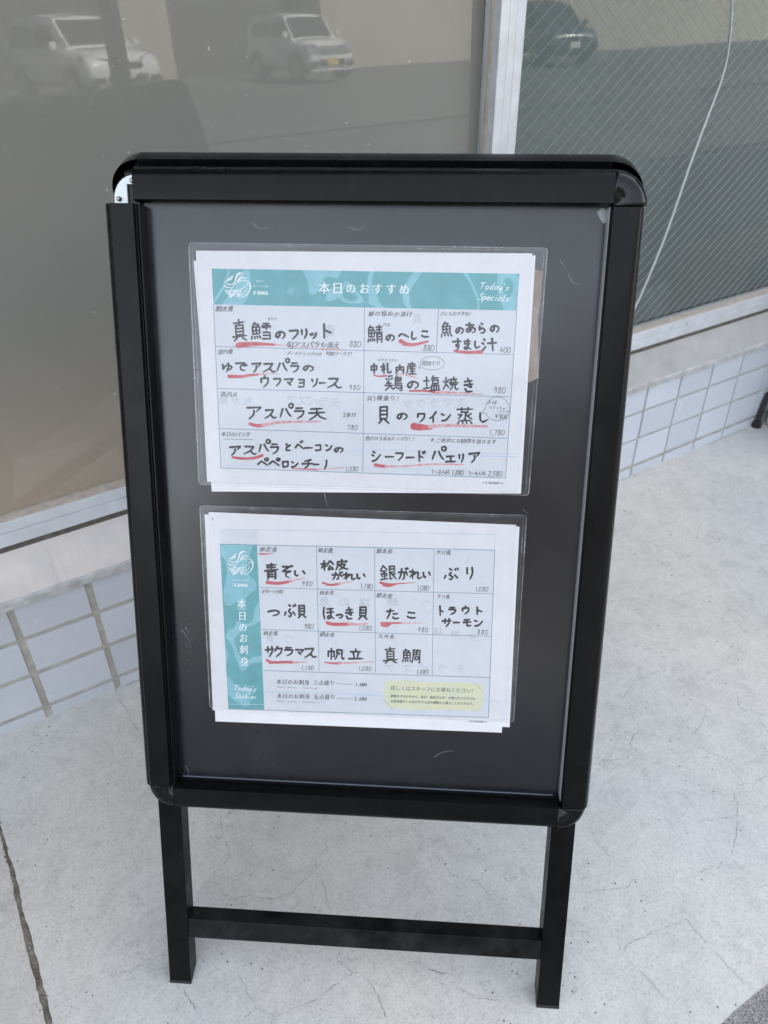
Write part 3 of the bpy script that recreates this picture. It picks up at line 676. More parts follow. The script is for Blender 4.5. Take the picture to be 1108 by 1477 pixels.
G = {
'の':"50,18 42,55 25,80 10,62 20,32 55,18 88,38 85,68 62,92",'フ':"12,20 85,18 78,50 35,92",'リ':"22,15 24,60;75,10 76,50 50,92",
'ッ':"15,35 24,55;42,28 50,50;85,25 75,60 42,90",'ト':"38,5 38,95;38,42 85,62",'へ':"5,55 35,28 95,75",'し':"28,8 26,65 45,90 88,68",
'こ':"20,22 78,24 66,34;15,72 40,86 88,82",'あ':"15,25 82,22;42,5 42,80;66,38 45,78 20,85 15,65 50,45 88,55 85,80 62,94",
'ら':"40,5 60,16;25,30 22,68 55,50 85,65 70,88 35,94",'す':"8,25 92,24;58,5 60,60 42,66 40,50 58,46 62,70 40,96",
'ま':"20,22 80,20;22,44 78,42;52,5 54,80 30,92 20,80 40,70 88,90",'ゆ':"12,22 18,72 30,40 60,25 88,45 72,70 45,62;55,5 58,60 42,96",
'で':"8,22 80,18 45,50 50,80 80,88;72,38 78,50;88,32 94,44",'ア':"8,20 90,14 62,45;48,35 45,65 20,95",'ス':"15,18 75,16 50,60 8,92;52,58 75,88 96,82",
'パ':"28,30 8,85;52,28 68,62 88,82;86,-6 100,3 99,17 86,23 74,15 74,1 86,-6",'ラ':"22,12 78,10;10,36 88,34 72,70 32,95",
'ウ':"50,3 50,22;15,55 15,25 85,22 78,60 35,96",'マ':"8,20 90,18 52,62;35,48 65,85",'ヨ':"15,15 80,13 80,90;20,50 80,48;12,90 84,88",
'ソ':"18,15 30,42;85,10 72,60 30,95",'ー':"3,52 97,46",'天':"18,15 80,13;8,45 92,42;50,15 45,60 8,95;50,45 65,75 98,92",
'と':"35,8 42,42;80,28 25,58 30,88 85,88",'ベ':"5,62 32,35 95,80;62,15 70,28;78,10 86,22",'コ':"12,20 82,18 80,85;10,85 84,84",
'ン':"15,22 38,36;15,88 50,78 90,30",'ペ':"5,68 35,35 90,82;78,4 92,10 91,25 78,31 66,23 66,10 78,4",'ロ':"15,18 16,88;15,18 85,16 82,86;16,86 84,84",
'チ':"75,5 20,22;5,48 95,44;52,16 52,60 25,95",'ノ':"75,8 65,55 20,95",'ワ':"15,50 15,20 85,18 80,55 38,95",'イ':"85,5 50,42 8,62;52,42 54,96",
'き':"18,26 82,20;15,48 88,42;42,5 72,66 40,56;22,72 35,92 80,90",'シ':"22,12 42,24;10,38 30,50;12,92 50,80 92,35",
'ド':"32,5 32,95;32,42 72,60;66,14 74,30;84,8 92,24",'エ':"15,18 85,16;50,18 50,82;5,84 95,82",
'ぞ':"20,12 75,10 20,48 90,44 50,62 48,84 75,95;82,4 88,14;94,0 100,10",'い':"12,20 15,70 30,88 38,68;75,22 92,62",
'が':"8,35 62,32 58,80 42,90;38,8 30,55 10,90;75,30 92,60;74,5 80,16;90,0 96,12",'れ':"28,5 28,95;8,28 45,26 8,78;30,60 62,28 68,42 64,80 75,92 96,75",
'つ':"5,30 60,18 94,40 80,72 40,88",'ぶ':"42,8 58,20;50,38 38,55 62,72 50,92 35,85;15,60 5,85;75,58 92,82;76,12 82,24;90,6 96,18",
'ほ':"12,8 8,50 14,95;38,18 90,16;36,44 92,42;66,18 68,80 45,92 38,80 55,70 94,92",'っ':"10,50 60,38 88,55 70,85 40,92",
'た':"8,25 60,20;35,5 25,55 8,92;55,48 88,46;52,78 65,92 94,88",'り':"25,10 22,55 32,50;72,8 76,50 50,94",
'サ':"5,32 95,28;30,8 30,62;70,5 70,50 40,95",'モ':"20,15 80,13;8,45 92,43;45,15 45,82 60,90 90,84",'ク':"38,5 10,48;36,22 85,20 70,60 25,95",
'真':"18,16 85,12;50,2 50,28;28,28 28,72;28,28 74,26 74,72;28,42 74,41;28,56 74,55;28,70 74,70;5,80 96,76;32,84 12,98;68,84 92,98",
'札':"5,30 50,27;28,5 28,96;28,35 5,70;28,40 46,58;66,5 66,80 75,90 96,85 96,72",'中':"18,25 18,62;18,25 82,23 80,62;18,60 82,58;50,3 50,97",
'内':"15,28 14,95;15,28 85,26 84,88 74,88;50,5 48,40 24,68;50,40 72,64",
'産':"50,2 50,14;18,16 84,14;36,20 42,30;66,18 58,30;12,34 90,32;16,34 14,65 4,96;40,42 32,54;36,54 84,52;58,42 58,92;38,72 80,71;28,93 94,91",
'鶏':"20,8 45,4;10,22 14,30;24,20 28,28;42,16 36,28;25,34 12,48 40,46;5,62 50,58;28,48 26,66 5,92;30,62 48,84;66,2 60,12;58,14 58,58;58,14 88,13 88,34;58,24 88,23;58,34 88,33;58,46 96,45;58,58 94,57 92,88 82,86;56,70 52,82;66,70 68,80;76,70 79,80;85,68 89,76",
'塩':"5,35 42,32;22,10 22,78;2,82 44,74;60,4 48,26;56,18 94,16;56,30 56,52;56,30 88,29 88,52;56,50 88,50;50,62 50,90;50,62 92,61 92,90;64,62 64,90;78,62 78,90;42,92 100,90",
'焼':"22,5 20,50 2,92;8,28 10,44;38,22 30,42;24,55 40,78;48,18 92,16;70,2 70,34;50,34 54,26 58,38;82,26 80,38;44,44 98,42;48,56 92,55;62,56 58,76 42,94;78,56 78,84 86,92 98,84",
'貝':"25,8 25,70;25,8 76,6 75,70;25,28 75,27;25,48 75,47;25,69 75,68;38,74 14,96;62,74 90,94",
'蒸':"5,14 95,12;32,3 32,24;68,2 68,24;28,30 70,28 52,40;52,38 52,68 42,64;12,44 34,43 12,68;84,36 62,50;56,46 92,68;20,76 82,75;15,84 8,97;36,84 38,95;58,84 62,95;80,83 92,96",
'青':"18,12 84,10;22,26 78,25;5,42 96,38;50,2 50,40;25,52 22,97;25,52 76,50 76,92 64,90;26,66 76,65;26,79 76,78",
'松':"4,32 48,28;26,5 26,96;26,38 4,72;28,42 44,58;66,10 50,48;74,8 96,44;68,52 54,86 90,80;80,66 94,90",
'皮':"20,22 18,60 4,96;20,22 90,20 80,34;52,3 52,46;24,48 76,46 58,74 28,96;34,56 60,80 96,94",
'銀':"26,2 4,36;26,4 48,30;14,38 42,36;8,54 46,52;27,38 27,88;12,62 16,76;42,60 38,74;4,92 50,86;60,10 60,92 74,84;60,10 90,9 88,46;60,28 88,27;60,46 88,45;92,56 76,68;70,52 98,94",
'帆':"10,28 10,74;10,28 42,26 42,70 34,70;26,5 26,97;58,14 58,60 46,95;58,14 86,12 86,82 98,88 99,74;68,36 74,52",
'立':"50,4 50,20;16,28 84,26;34,40 42,80;68,38 60,80;4,90 97,87",
'汁':"18,10 28,22;8,38 20,48;8,88 30,60;42,42 96,40;70,8 70,96",
'魚':"42,2 18,28;40,12 68,11 55,26;20,30 20,68;20,30 80,28 80,68;20,48 80,47;50,30 50,68;20,67 80,66;12,78 5,96;35,78 38,92;58,77 64,91;78,76 92,94",
'0':"50,5 22,25 20,75 50,95 80,72 78,25 50,5",'1':"52,5 48,97",'2':"20,22 50,5 78,25 55,60 15,92 88,90",'3':"20,12 65,10 45,42 78,62 60,92 18,88",
'4':"42,5 20,58 88,55;62,30 60,95",'5':"75,8 30,10 25,45 65,42 78,70 50,95 18,85",'7':"18,10 82,10 50,95",'8':"65,15 40,5 25,22 72,65 62,92 32,88 30,65 78,22 65,10",
'9':"75,25 45,5 25,30 45,50 76,28 70,60 50,95",',':"55,85 38,108",'.':"50,88 46,92",
'T':"5,15 95,8;50,12 40,90",'o':"50,45 25,60 35,90 70,80 65,50 45,45",'d':"65,50 30,50 20,85 60,80;85,5 62,90 80,92",'a':"70,48 35,48 20,85 55,82;72,48 68,88 90,88",
'y':"15,48 35,85 70,48;72,48 55,100 20,130","'":"50,5 42,25",'s':"75,48 35,55 70,80 20,92",'S':"85,12 45,8 30,35 70,55 55,88 10,85",'p':"35,48 15,130;30,55 70,48 70,82 30,85",
'e':"25,70 75,62 55,45 22,70 40,92 82,85",'c':"75,52 40,48 25,80 75,90",'i':"50,50 42,90;56,25 58,28",'l':"65,5 40,90 60,92",'h':"55,5 30,92;34,65 70,52 62,92",
'm':"15,92 22,50;22,60 45,50 42,92;44,60 75,50 72,92"}
FISH = "20,2 5,22;18,12 38,12 30,24;8,26 8,62;8,26 44,25 44,62;8,44 44,43;26,26 26,62;8,61 44,60;6,74 2,90;18,74 18,88;30,73 33,86;42,72 48,86;"
G['鱈'] = FISH+"60,8 92,7;56,20 56,32;56,20 96,19 96,32;76,8 76,42;64,28 70,28;82,28 88,28;60,54 92,53;60,70 92,69;58,88 94,87 94,52"
G['鯖'] = FISH+"58,12 96,11;60,25 94,24;54,38 100,37;77,2 77,38;62,48 62,96;62,48 92,47 92,90 84,90;62,62 92,61;62,75 92,74"
G['鯛'] = FISH+"60,8 60,60 54,96;60,8 96,7 96,92 88,88;68,22 90,21;78,14 78,38;66,38 92,37;70,52 70,72;70,52 88,51 88,72;70,71 88,70"
GP = {k: [[tuple(float(c) for c in p.split(',')) for p in st.split()] for st in v.split(';')] for k, v in
      {k: v.replace(',,', ',') for k, v in G.items()}.items() if k}
CROP = {'A1': (260, 340, 3.957), 'A2': (510, 340, 3.8207), 'A3': (280, 500, 4.2615), 'A4': (510, 500, 4.1037),
        'B1': (280, 725, 4.2615), 'B2': (510, 725, 4.2615), 'B3': (290, 890, 4.432), 'B4': (510, 890, 4.432)}
def cp(c, x, y): a, b, k = CROP[c]; return (a+x/k, b+y/k)
def glyph(ink, ch, c, cx, cy, w, h, wd, mirror=False, slant=.03):
    wd *= 1.16 if wd < 5 else 1.34
    k = CROP[c][2]; rot = random.uniform(-.10, .01); x, y = cp(c, cx, cy)
    for st in GP[ch]:
        P = []
        for (a, b) in st:
            a = (a-50)/100+random.uniform(-.012, .012); b = (b-50)/100+random.uniform(-.012, .012)
            if mirror: a = -a
            X = a*w/k; Y = b*h/k; X -= Y*slant
            P.append((x+X*math.cos(rot)-Y*math.sin(rot), y+X*math.sin(rot)+Y*math.cos(rot)+X*.035))
        ink.stroke(P, wd/k, 'brush', .10)
FCACHE = {}
def fmesh(ch):
    if ch not in FCACHE:
        cu = bpy.data.curves.new('glyph', 'FONT'); cu.body = ch; cu.resolution_u = 2; cu.fill_mode = 'FRONT'
        o = bpy.data.objects.new('glyph', cu); C.objects.link(o); bpy.context.view_layer.update()
        me = bpy.data.meshes.new_from_object(o.evaluated_get(bpy.context.evaluated_depsgraph_get()))
        FCACHE[ch] = ([tuple(v.co[:2]) for v in me.vertices], [tuple(p.vertices) for p in me.polygons])
        bpy.data.objects.remove(o); bpy.data.curves.remove(cu); bpy.data.meshes.remove(me)
    return FCACHE[ch]
def ftext(ink, text, c, x0, y0, x1, y1, size, hand=False, bold=0, ww=1.0):
    """evenly spaced print along a line; x0/x1 are the outer ends, y the middle"""
    k = CROP[c][2]; adv = []
    for ch in text: adv.append(.55 if ord(ch) < 256 else 1.0)
    T = sum(adv); pos = 0
    for ch, a in zip(text, adv):
        t = (pos+a/2)/T; pos += a
        if ch in ' 　': continue
        x, y = cp(c, x0+(x1-x0)*t, y0+(y1-y0)*t); sz = size/k
        if hand and ch in GP and ch.isdigit():
            glyph(ink, ch, c, x0+(x1-x0)*t, y0+(y1-y0)*t, size*.55, size*.9, max(2.2, size*.09)); continue
        V, Fc = fmesh(ch)
        if not V: continue
        rot = random.uniform(-.07, .07) if hand else math.atan2(y1-y0, max(1, abs(x1-x0))); sl = .18+random.uniform(-.08, .08) if hand else 0
        sc = sz*(random.uniform(.84, 1.05) if hand else 1); cx0 = a/2
        if ord(ch) < 256: cx0 = (max(v[0] for v in V)+min(v[0] for v in V))/2
        dy = random.uniform(-.06, .06)*sz if hand else 0; ph = random.random()*6
        for rep in range(1+bold):
            P = []
            for (a2, b2) in V:
                X = (a2-cx0)*sc*ww; Y = -(b2-.34)*sc
                if hand: X += math.sin(b2*7+ph)*.03*sc; Y += math.sin(a2*6+ph)*.035*sc
                X -= Y*sl; X += ((.035 if ord(ch) > 255 else .05)*sc*(rep-.5*bold) if bold else 0)
                P.append((x+X*math.cos(rot)-Y*math.sin(rot), y+dy+X*math.sin(rot)+Y*math.cos(rot)))
            ink.add(P, Fc)
def hline(ink, text, c, x0, y0, x1, y1, size, wd, slant=.2, ww=.62):
    n = len(text)
    adv = [.35 if ch in ",.'" else 1 for ch in text]; T = sum(adv); pos = 0
    for ch, a in zip(text, adv):
        t = (pos+a/2)/T; pos += a
        if ch in GP: glyph(ink, ch, c, x0+(x1-x0)*t, y0+(y1-y0)*t, size*ww, size, wd, slant=slant)

# ---- physical sheets
WP = .0106
def sheet(name, quad, w, m, par, th=.00018):
    n = len(quad); U = [px2s(x, y, w) for x, y in quad]
    vs = [S(u, v, w) for u, v in U]+[S(u, v, w+th) for u, v in U]
    fs = [tuple(range(n)), tuple(range(2*n-1, n-1, -1))]+[(i, (i+1) % n, n+(i+1) % n, n+i) for i in range(n)]
    return pyobj(name, vs, fs, m, par)
def rquad(q, r, n=5):
    out = []
    for i in range(4):
        p = Vector(q[i]); a = (Vector(q[i-1])-p).normalized(); b = (Vector(q[(i+1) % 4])-p).normalized()
        for k in range(n+1):
            t = k/n; A = p+a*r; Bp = p+b*r; out.append(tuple(A.lerp(p, t).lerp(p.lerp(Bp, t), t)))
    return out
def pouch(par, q, r, name='laminate_pouch'):
    o = rquad(q, r); i_ = rquad([tuple(Vector(a).lerp(sum((Vector(b) for b in q), Vector((0, 0)))/4, .012)) for a in q], r*.8)
    sheet(name, o, .00985, M_pouch, par, .00012)
    # welded rim: a narrow ring round the edge, slightly proud
    for tag_, lo, hi, w in (('pouch_rim', 0., .006, .0097), ('pouch_rim', .020, .0225, .0097)):
        ctr = sum((Vector(b) for b in q), Vector((0, 0)))/4
        R0 = rquad([tuple(Vector(a).lerp(ctr, lo)) for a in q], r); R1 = rquad([tuple(Vector(a).lerp(ctr, hi)) for a in q], r*.85)
        n = len(R0); vs = []
        for P in (R0, R1):
            for x, y in P: u, v = px2s(x, y, w); vs.append(S(u, v, w))
        fs = [(k, (k+1) % n, n+(k+1) % n, n+k) for k in range(n)]
        pyobj(tag_, vs, fs, M_seam, par)

def menu(label, q_pouch):
    o = empty('laminated_menu', S(0, .5, .0105)); tag(o, label, 'menu', 'laminated menus on the stand'); return o

# ------------------------------------------------------------------ menu 1 (specials)
m1 = menu('upper laminated menu sheet with a teal band across its top, on the black stand', None)
sheet('backing_card', [(768,388),(783,391),(776,462),(777,545),(762,552)], .01165, M_card2, m1)
sheet('paper', [(279.3,376),(772.6,368.3),(751.5,712),(305.6,709)], .0112, M_paper2, m1)
p1 = sheet('paper', [(282.7,361.5),(767.9,365.4),(746.5,710.5),(298.8,694.8)], WP, M_paper, m1)
pouch(m1, [(271.5,349.5),(790.6,357.5),(763.4,715),(286.5,699)], 6)
w0 = WP-.00006
cell = Ink(w0); cell.quad([(308,439),(745.6,448),(729.3,689.6),(318.7,674.9)]); cell.build('cell_tint', M_cell, p1)
gh = Ink(w0-.00001)
for t in (("アスパラ天", 'A3', 600, 330, 860, 345, 70), ("サクラマス", 'A4', 320, 340, 640, 330, 60), ("青", 'A1', 850, 545, 900, 545, 80), ("銀がれ", 'A3', 180, 330, 330, 335, 60), ("貝", 'A2', 350, 460, 420, 462, 60), ("本日の", 'A4', 150, 630, 500, 640, 30)):
    xx = t[2]
    n_ = len(t[0])
    for i, ch in enumerate(t[0]):
        if ch in GP: glyph(gh, ch, t[1], t[2]+(t[4]-t[2])*i/max(1, n_-1), t[3]+(t[5]-t[3])*i/max(1, n_-1), t[6], t[6]*.9, t[6]*.1, mirror=True)
gh.build('show_through', M_ghost, p1)
band = Ink(w0-.00002); band.quad([(305.5,387.3),(749.5,395),(745.6,447.9),(308,439)]); bo = band.build('header_band', M_band, p1)
g = Ink(w0-.00003)
for a, b, wd in [((308,439),(318.7,674.9),.9),((745.6,448),(729.3,689.6),.9),((318.7,674.9),(729.3,689.6),.9),((525.9,443),(523.4,682.3),.9),
   ((632.5,446),(629.6,508.8),1.0),((311.3,499.7),(740.3,511.5),.9),((314.7,560.3),(735.4,572.4),.9),((316.4,618),(733,632.3),.9)]: g.line(a, b, wd)
g.build('grid_line', M_grid, p1)
g = Ink(w0-.000035)
for a, b, wd in [(cp('A4',0,608),cp('A4',965,636),.8),(cp('A4',400,640),cp('A4',965,652),1.4),(cp('A3',830,635),cp('A3',1035,648),.8),(cp('A4',0,714),cp('A4',905,738),.7),(cp('A3',180,728),cp('A3',1035,740),.6)]: g.line(a, b, wd)
g.build('faint_line', M_gridp, p1)
def logo(ink, cx, cy, r):
    def T(P): return [(cx+(x-280)/78*r, cy+(y-378)/78*r) for x, y in P]
    # arcs and fish, traced as brush strokes in a 78 px circle
    for P, w0_, w1_ in [([(228,342),(245,325),(262,312)], 6, 3), ([(222,345),(240,340),(252,330)], 9, 7), ([(232,340),(246,336),(256,322)], 12, 4),
        ([(318,305),(298,299),(282,308),(274,330),(270,350),(258,366),(235,368),(220,362),(208,350)], 5, 4), ([(300,303),(284,316),(276,336),(268,356),(252,368),(228,370)], 8, 5),
        ([(312,318),(298,326),(290,340),(284,352)], 3, 6), ([(340,334),(322,328),(304,334),(292,346)], 4, 8), ([(206,376),(222,386),(248,388)], 7, 4),
        ([(350,350),(318,346),(286,356),(262,376),(246,400),(236,424)], 4, 4), ([(350,350),(342,370),(322,388),(296,400),(270,404),(240,402)], 4, 4),
        ([(208,402),(224,406),(244,402)], 3, 3), ([(212,412),(226,418),(242,408)], 3, 3), ([(220,424),(232,430),(244,412)], 3, 3),
        ([(212,402),(236,432)], 3, 3), ([(226,404),(240,424)], 3, 3), ([(240,446),(244,424),(262,412),(286,404)], 6, 3), ([(240,446),(262,434),(276,424),(290,404)], 5, 3), ([(246,440),(262,424),(280,410)], 9, 4),
        ([(286,440),(290,420),(306,404)], 7, 3), ([(286,438),(300,424),(308,404)], 7, 3), ([(286,442),(312,430),(334,408),(340,390)], 5, 3),
        ([(358,362),(362,392),(346,424),(322,442),(296,448)], 10, 2)]:
        ink.stroke(T(P), w0_/78*r, 'pen', 0, w1_/78*r)
    x, y = T([(322,363)])[0]; ink.stroke([(x, y), (x+.01*r, y)], .07*r, 'pen', 0)
wh = Ink(w0-.00004)
logo(wh, *cp('A1', 322, 287), 18.8)
ftext(wh, "sawa", 'A1', 413, 320, 505, 323, 42, bold=1, ww=1.0)
ftext(wh, "季節の", 'A1', 432, 259, 478, 261, 13); ftext(wh, "おいしさとお酒", 'A1', 414, 287, 500, 289, 12)
for i, ch in enumerate("本日のおすすめ"):
    x = 467.7+i*19.27; y = 415.8+i*.37
    ftext(wh, ch, 'A1', (x-260)*3.957-36, (y-340)*3.957, (x-260)*3.957+36, (y-340)*3.957, 72 if ch not in 'のすめお' else 66, bold=1, ww=.95)
hline(wh, "Today's", 'A2', 700, 275, 862, 286, 42, 3.6, .3, .75); hline(wh, "Specials", 'A2', 695, 335, 860, 345, 42, 3.6, .3, .75)
wh.build('header_lettering', M_white, bo)
rd = Ink(w0-.00005)
RW = 1.3
R = lambda c, P, w, we=None: rd.stroke([cp(c, *p) for p in P], w*RW/CROP[c][2], 'pen', 0, (we if we is not None else w)*RW/CROP[c][2])
R('A1', [(330,625),(430,618),(545,622)], 26, 9); R('A1', [(805,648),(870,649),(925,653)], 5, 3)
R('A2', [(258,580),(300,600),(350,597),(412,582)], 18, 8); R('A2', [(275,595),(330,600)], 18, 10); R('A2', [(556,634),(620,643),(705,641)], 10, 16)
R('A3', [(214,182),(290,184),(340,176),(400,170)], 18, 10); R('A3', [(342,474),(390,486),(430,482)], 14, 18); R('A3', [(236,680),(300,688),(370,684),(420,668)], 12, 14); R('A3', [(600,748),(760,756)], 5, 7)
R('A4', [(356,472),(420,478),(460,478)], 34, 20); R('A4', [(380,485),(410,490)], 18, 10); R('A4', [(128,700),(160,706),(200,708)], 16, 12); R('A4', [(118,168),(150,176),(195,172)], 6, 10); R('A4', [(332,262),(420,262),(500,272)], 8, 11)
rd.build('red_underline', M_red, p1)
rd = Ink(w0-.000055)
R('A1', [(540,622),(720,638),(810,642)], 5, 2); R('A3', [(400,170),(460,166),(520,166)], 9, 3); R('A3', [(420,484),(500,468),(600,462),(780,460)], 16, 6); R('A3', [(760,756),(850,750),(925,742)], 6, 5)
R('A4', [(450,474),(560,466),(680,470),(792,472)], 18, 10); R('A4', [(190,708),(300,708),(420,698),(560,696),(648,700)], 9, 7); R('A4', [(246,160),(310,168),(370,184)], 6, 6); R('A4', [(490,270),(600,274),(760,282)], 14, 6)
rd.build('red_underline', M_reddry, p1)
ik = Ink(w0-.00006)
def big(ink, c, lst, wd):
    for ch, x, y, w, h in lst:
        w2 = wd*(.82 if ord(ch) > 0x3100 and len(GP[ch]) > 9 else 1)
        glyph(ink, ch, c, x, y, w, h, w2)
big(ik, 'A1', [('真',338,540,90,125),('鱈',462,548,115,110),('の',572,565,65,55),('フ',650,562,65,65),('リ',708,560,50,65),('ッ',760,568,48,48),('ト',832,545,90,92)], 9.5)
big(ik, 'A2', [('鯖',120,545,85,105),('の',203,562,52,46),('へ',278,550,62,42),('し',332,552,45,50),('こ',395,540,52,48),('魚',512,518,68,88),('の',585,522,50,46),('あ',645,508,66,62),('ら',708,510,50,60),('の',778,512,58,52),('す',572,600,58,68),('ま',628,600,55,62),('し',680,602,42,45),('汁',748,600,92,80)], 8.4)
big(ik, 'A3', [('ゆ',205,128,75,62),('で',290,122,80,65),('ア',385,128,66,72),('ス',462,128,88,68),('パ',545,120,78,88),('ラ',620,128,62,68),('の',703,132,76,46),
  ('ウ',435,215,62,76),('フ',512,217,56,62),('マ',585,218,64,58),('ヨ',662,224,46,58),('ソ',740,222,50,60),('ー',790,223,40,12),('ス',862,222,98,75),
  ('ア',370,405,104,92),('ス',468,412,84,68),('パ',565,402,88,92),('ラ',648,408,74,76),('天',757,412,118,82),
  ('ア',255,638,84,66),('ス',345,635,90,62),('パ',430,618,78,82),('ラ',495,628,62,70),('と',577,618,46,50),('ベ',650,610,58,72),('ー',705,622,50,10),('コ',765,620,42,46),('ン',830,618,50,50),('の',890,634,64,40),
  ('ペ',425,712,70,58),('ペ',495,712,75,58),('ロ',562,722,46,46),('ン',620,722,52,46),('チ',700,722,78,58),('ー',752,724,38,8),('ノ',808,726,28,60)], 9.0)
big(ik, 'A4', [('中',122,132,50,64),('札',192,130,62,64),('内',275,135,62,56),('産',345,130,66,76),('鶏',238,220,112,102),('の',352,225,80,58),('塩',462,218,102,96),('焼',575,220,96,82),('き',682,228,72,90),
  ('貝',178,405,82,112),('の',288,412,72,50),('ワ',400,418,56,66),('イ',470,418,52,70),('ン',548,415,72,60),('蒸',660,410,106,106),('し',768,420,74,66),
  ('シ',135,648,62,70),('ー',215,652,52,8),('フ',272,650,56,62),('ー',337,656,50,8),('ド',400,650,60,72),('パ',502,640,88,88),('エ',575,665,64,46),('リ',638,660,42,60),('ア',718,655,76,72)], 8.8)
ftext(ik, "旬アスパラも添え", 'A1', 608, 622, 912, 626, 42, hand=True, bold=1)
ik.build('brush_lettering', M_ink, p1)
pn = Ink(w0-.00007)
H = lambda t, c, x0, y0, x1, y1, s: ftext(pn, t, c, x0, y0, x1, y1, s*1.08, hand=True, bold=1)
D = lambda t, c, x0, y0, x1, y1, s: hline(pn, t, c, x0, y0, x1, y1, s, 2.9, .22, .72)
H("網走産", 'A1', 203, 418, 306, 418, 34); H("まだら", 'A1', 498, 476, 553, 476, 20); H("道内産", 'A1', 216, 664, 302, 662, 30); H("ポーチドエッグのせ", 'A1', 610, 672, 808, 678, 25); H("特製ソースで！", 'A1', 833, 674, 995, 674, 27)
D("880", 'A1', 966, 618, 1032, 620, 40)
H("鯖の塩ぬか漬け", 'A2', 80, 430, 326, 434, 32); H("さば", 'A2', 160, 491, 202, 491, 19); H("〆にもおすすめ！", 'A2', 478, 430, 660, 432, 26); D("880", 'A2', 384, 618, 446, 620, 38); D("400", 'A2', 806, 630, 868, 630, 34)
H("なかさつない", 'A2', 132, 684, 244, 687, 18); D("980", 'A3', 950, 250, 1024, 252, 36); H("道内産", 'A3', 160, 292, 272, 294, 32); H("2本付", 'A3', 915, 418, 998, 420, 32); D("780", 'A3', 940, 497, 1008, 498, 34)
H("本日のパスタ", 'A3', 166, 536, 346, 542, 30); pn.stroke([cp('A3', 187, 567), cp('A3', 270, 570), cp('A3', 362, 571)], .6, 'pen', 0); D("1,580", 'A3', 930, 753, 1010, 752, 32)
H("田舎どり", 'A4', 408, 100, 516, 98, 30); D("980", 'A4', 828, 256, 902, 260, 40); H("貝3種盛り！", 'A4', 75, 305, 290, 308, 31); D("1,780", 'A4', 800, 508, 896, 508, 36)
def balloon(ink, c, cx, cy, rx, ry, tail):
    P = []
    for i in range(41):
        a = math.radians(tail+12+i*(336/40)); P.append(cp(c, cx+rx*math.cos(a)*(1+.02*math.sin(3*a)), cy+ry*math.sin(a)))
    tx, ty = cx+rx*1.35*math.cos(math.radians(tail)), cy+ry*1.35*math.sin(math.radians(tail))
    ink.stroke(P+[cp(c, tx, ty), P[0]], .6, 'pen', 0)
balloon(pn, 'A4', 466, 98, 72, 40, 148); balloon(pn, 'A4', 852, 368, 72, 70, 168)
H("〆は", 'A4', 788, 330, 852, 332, 26); H("リゾットor", 'A4', 800, 360, 906, 366, 21); H("パスタ", 'A4', 858, 384, 918, 386, 19); H("￥800", 'A4', 832, 412, 912, 416, 30)
H("魚介のうまみたっぷり！！", 'A4', 72, 543, 375, 547, 27); H("※ご提供にお時間を頂きます", 'A4', 458, 553, 846, 565, 29); H("1～2人前", 'A4', 462, 742, 568, 744, 30); D("1,880", 'A4', 580, 745, 652, 747, 32); H("3～4人前", 'A4', 682, 750, 782, 752, 28); D("2,580", 'A4', 796, 752, 882, 754, 34)
pn.build('pen_lettering', M_pen, p1)
pt = Ink(w0-.00008); ftext(pt, "※全て税込価格です。", 'A4', 763, 805, 900, 810, 14, bold=1); pt.build('printed_note', M_print, p1)

# ------------------------------------------------------------------ menu 2 (sashimi)
m2 = menu('lower laminated menu sheet with a teal band down its left side, on the black stand', None)
sheet('paper', [(302,760),(741,770),(723.9,1056.8),(310.8,1040.5)], .0115, M_paper2, m2)
sheet('paper', [(295.3,742),(749.4,759.7),(735.2,1049),(307,1024)], .0111, M_paper2, m2)
p2 = sheet('paper', [(301,738.4),(744.7,757),(731.5,1041),(307.6,1024.5)], WP, M_paper, m2)
pouch(m2, [(287.5,729),(760.5,743),(741.5,1042.5),(302.5,1021.5)], 6)
cell = Ink(w0); cell.quad([(370.8,786.5),(713.8,793.5),(704.7,1035),(381.4,1023.6)]); cell.quad([(318.5,764),(370,765.5),(370.6,785.6),(317.2,784.2)]); cell.build('cell_tint', M_cell, p2)
gh = Ink(w0-.00001)
for t in (("魚の塩", 'B1', 800, 610, 1050, 612, 70), ("い", 'B2', 680, 350, 760, 350, 60), ("貝つ", 'B3', 440, 140, 560, 142, 60), ("塩焼き", 'B4', 540, 90, 760, 130, 60), ("アスパラ天", 'B4', 230, 330, 680, 330, 60), ("シーフ", 'B4', 240, 600, 620, 605, 40), ("ペ", 'B3', 760, 540, 900, 545, 60), ("鯖へ", 'B2', 240, 610, 440, 612, 64)):
    n_ = len(t[0])
    for i, ch in enumerate(t[0]):
        glyph(gh, ch, t[1], t[2]+(t[4]-t[2])*i/max(1, n_-1), t[3]+(t[5]-t[3])*i/max(1, n_-1), t[6], t[6]*.9, t[6]*.1, mirror=True)
gh.build('show_through', M_ghost, p2)
band = Ink(w0-.00002); band.quad([(317.1,784.9),(370.8,786.5),(381.4,1023.6),(329.5,1022.7)]); bo = band.build('side_band', M_band, p2)
hl = Ink(w0-.000025); hl.poly([cp('B4', *p) for p in [(200,412),(300,402),(520,418),(700,420),(828,432),(832,500),(815,602),(600,590),(400,598),(212,578),(198,500)]]); hl.build('yellow_highlight', M_yel, p2)
g = Ink(w0-.00003)
for a, b, wd in [((317,784.9),(713.8,793.5),.9),((713.8,793.5),(704.7,1035),.9),((329.5,1022.7),(704.7,1035),.8),((456.5,787.2),(460.4,967.8),.8),((540.5,789.6),(541.6,970.1),.8),((626.2,791.4),(623.5,973.9),.8),
   ((375.8,847.5),(711.4,856.5),.8),((377.5,908),(708.1,917.8),.8),((380.3,967.2),(707,977.3),.9)]: g.line(a, b, wd)
g.build('grid_line', M_grid, p2)
g = Ink(w0-.000035)
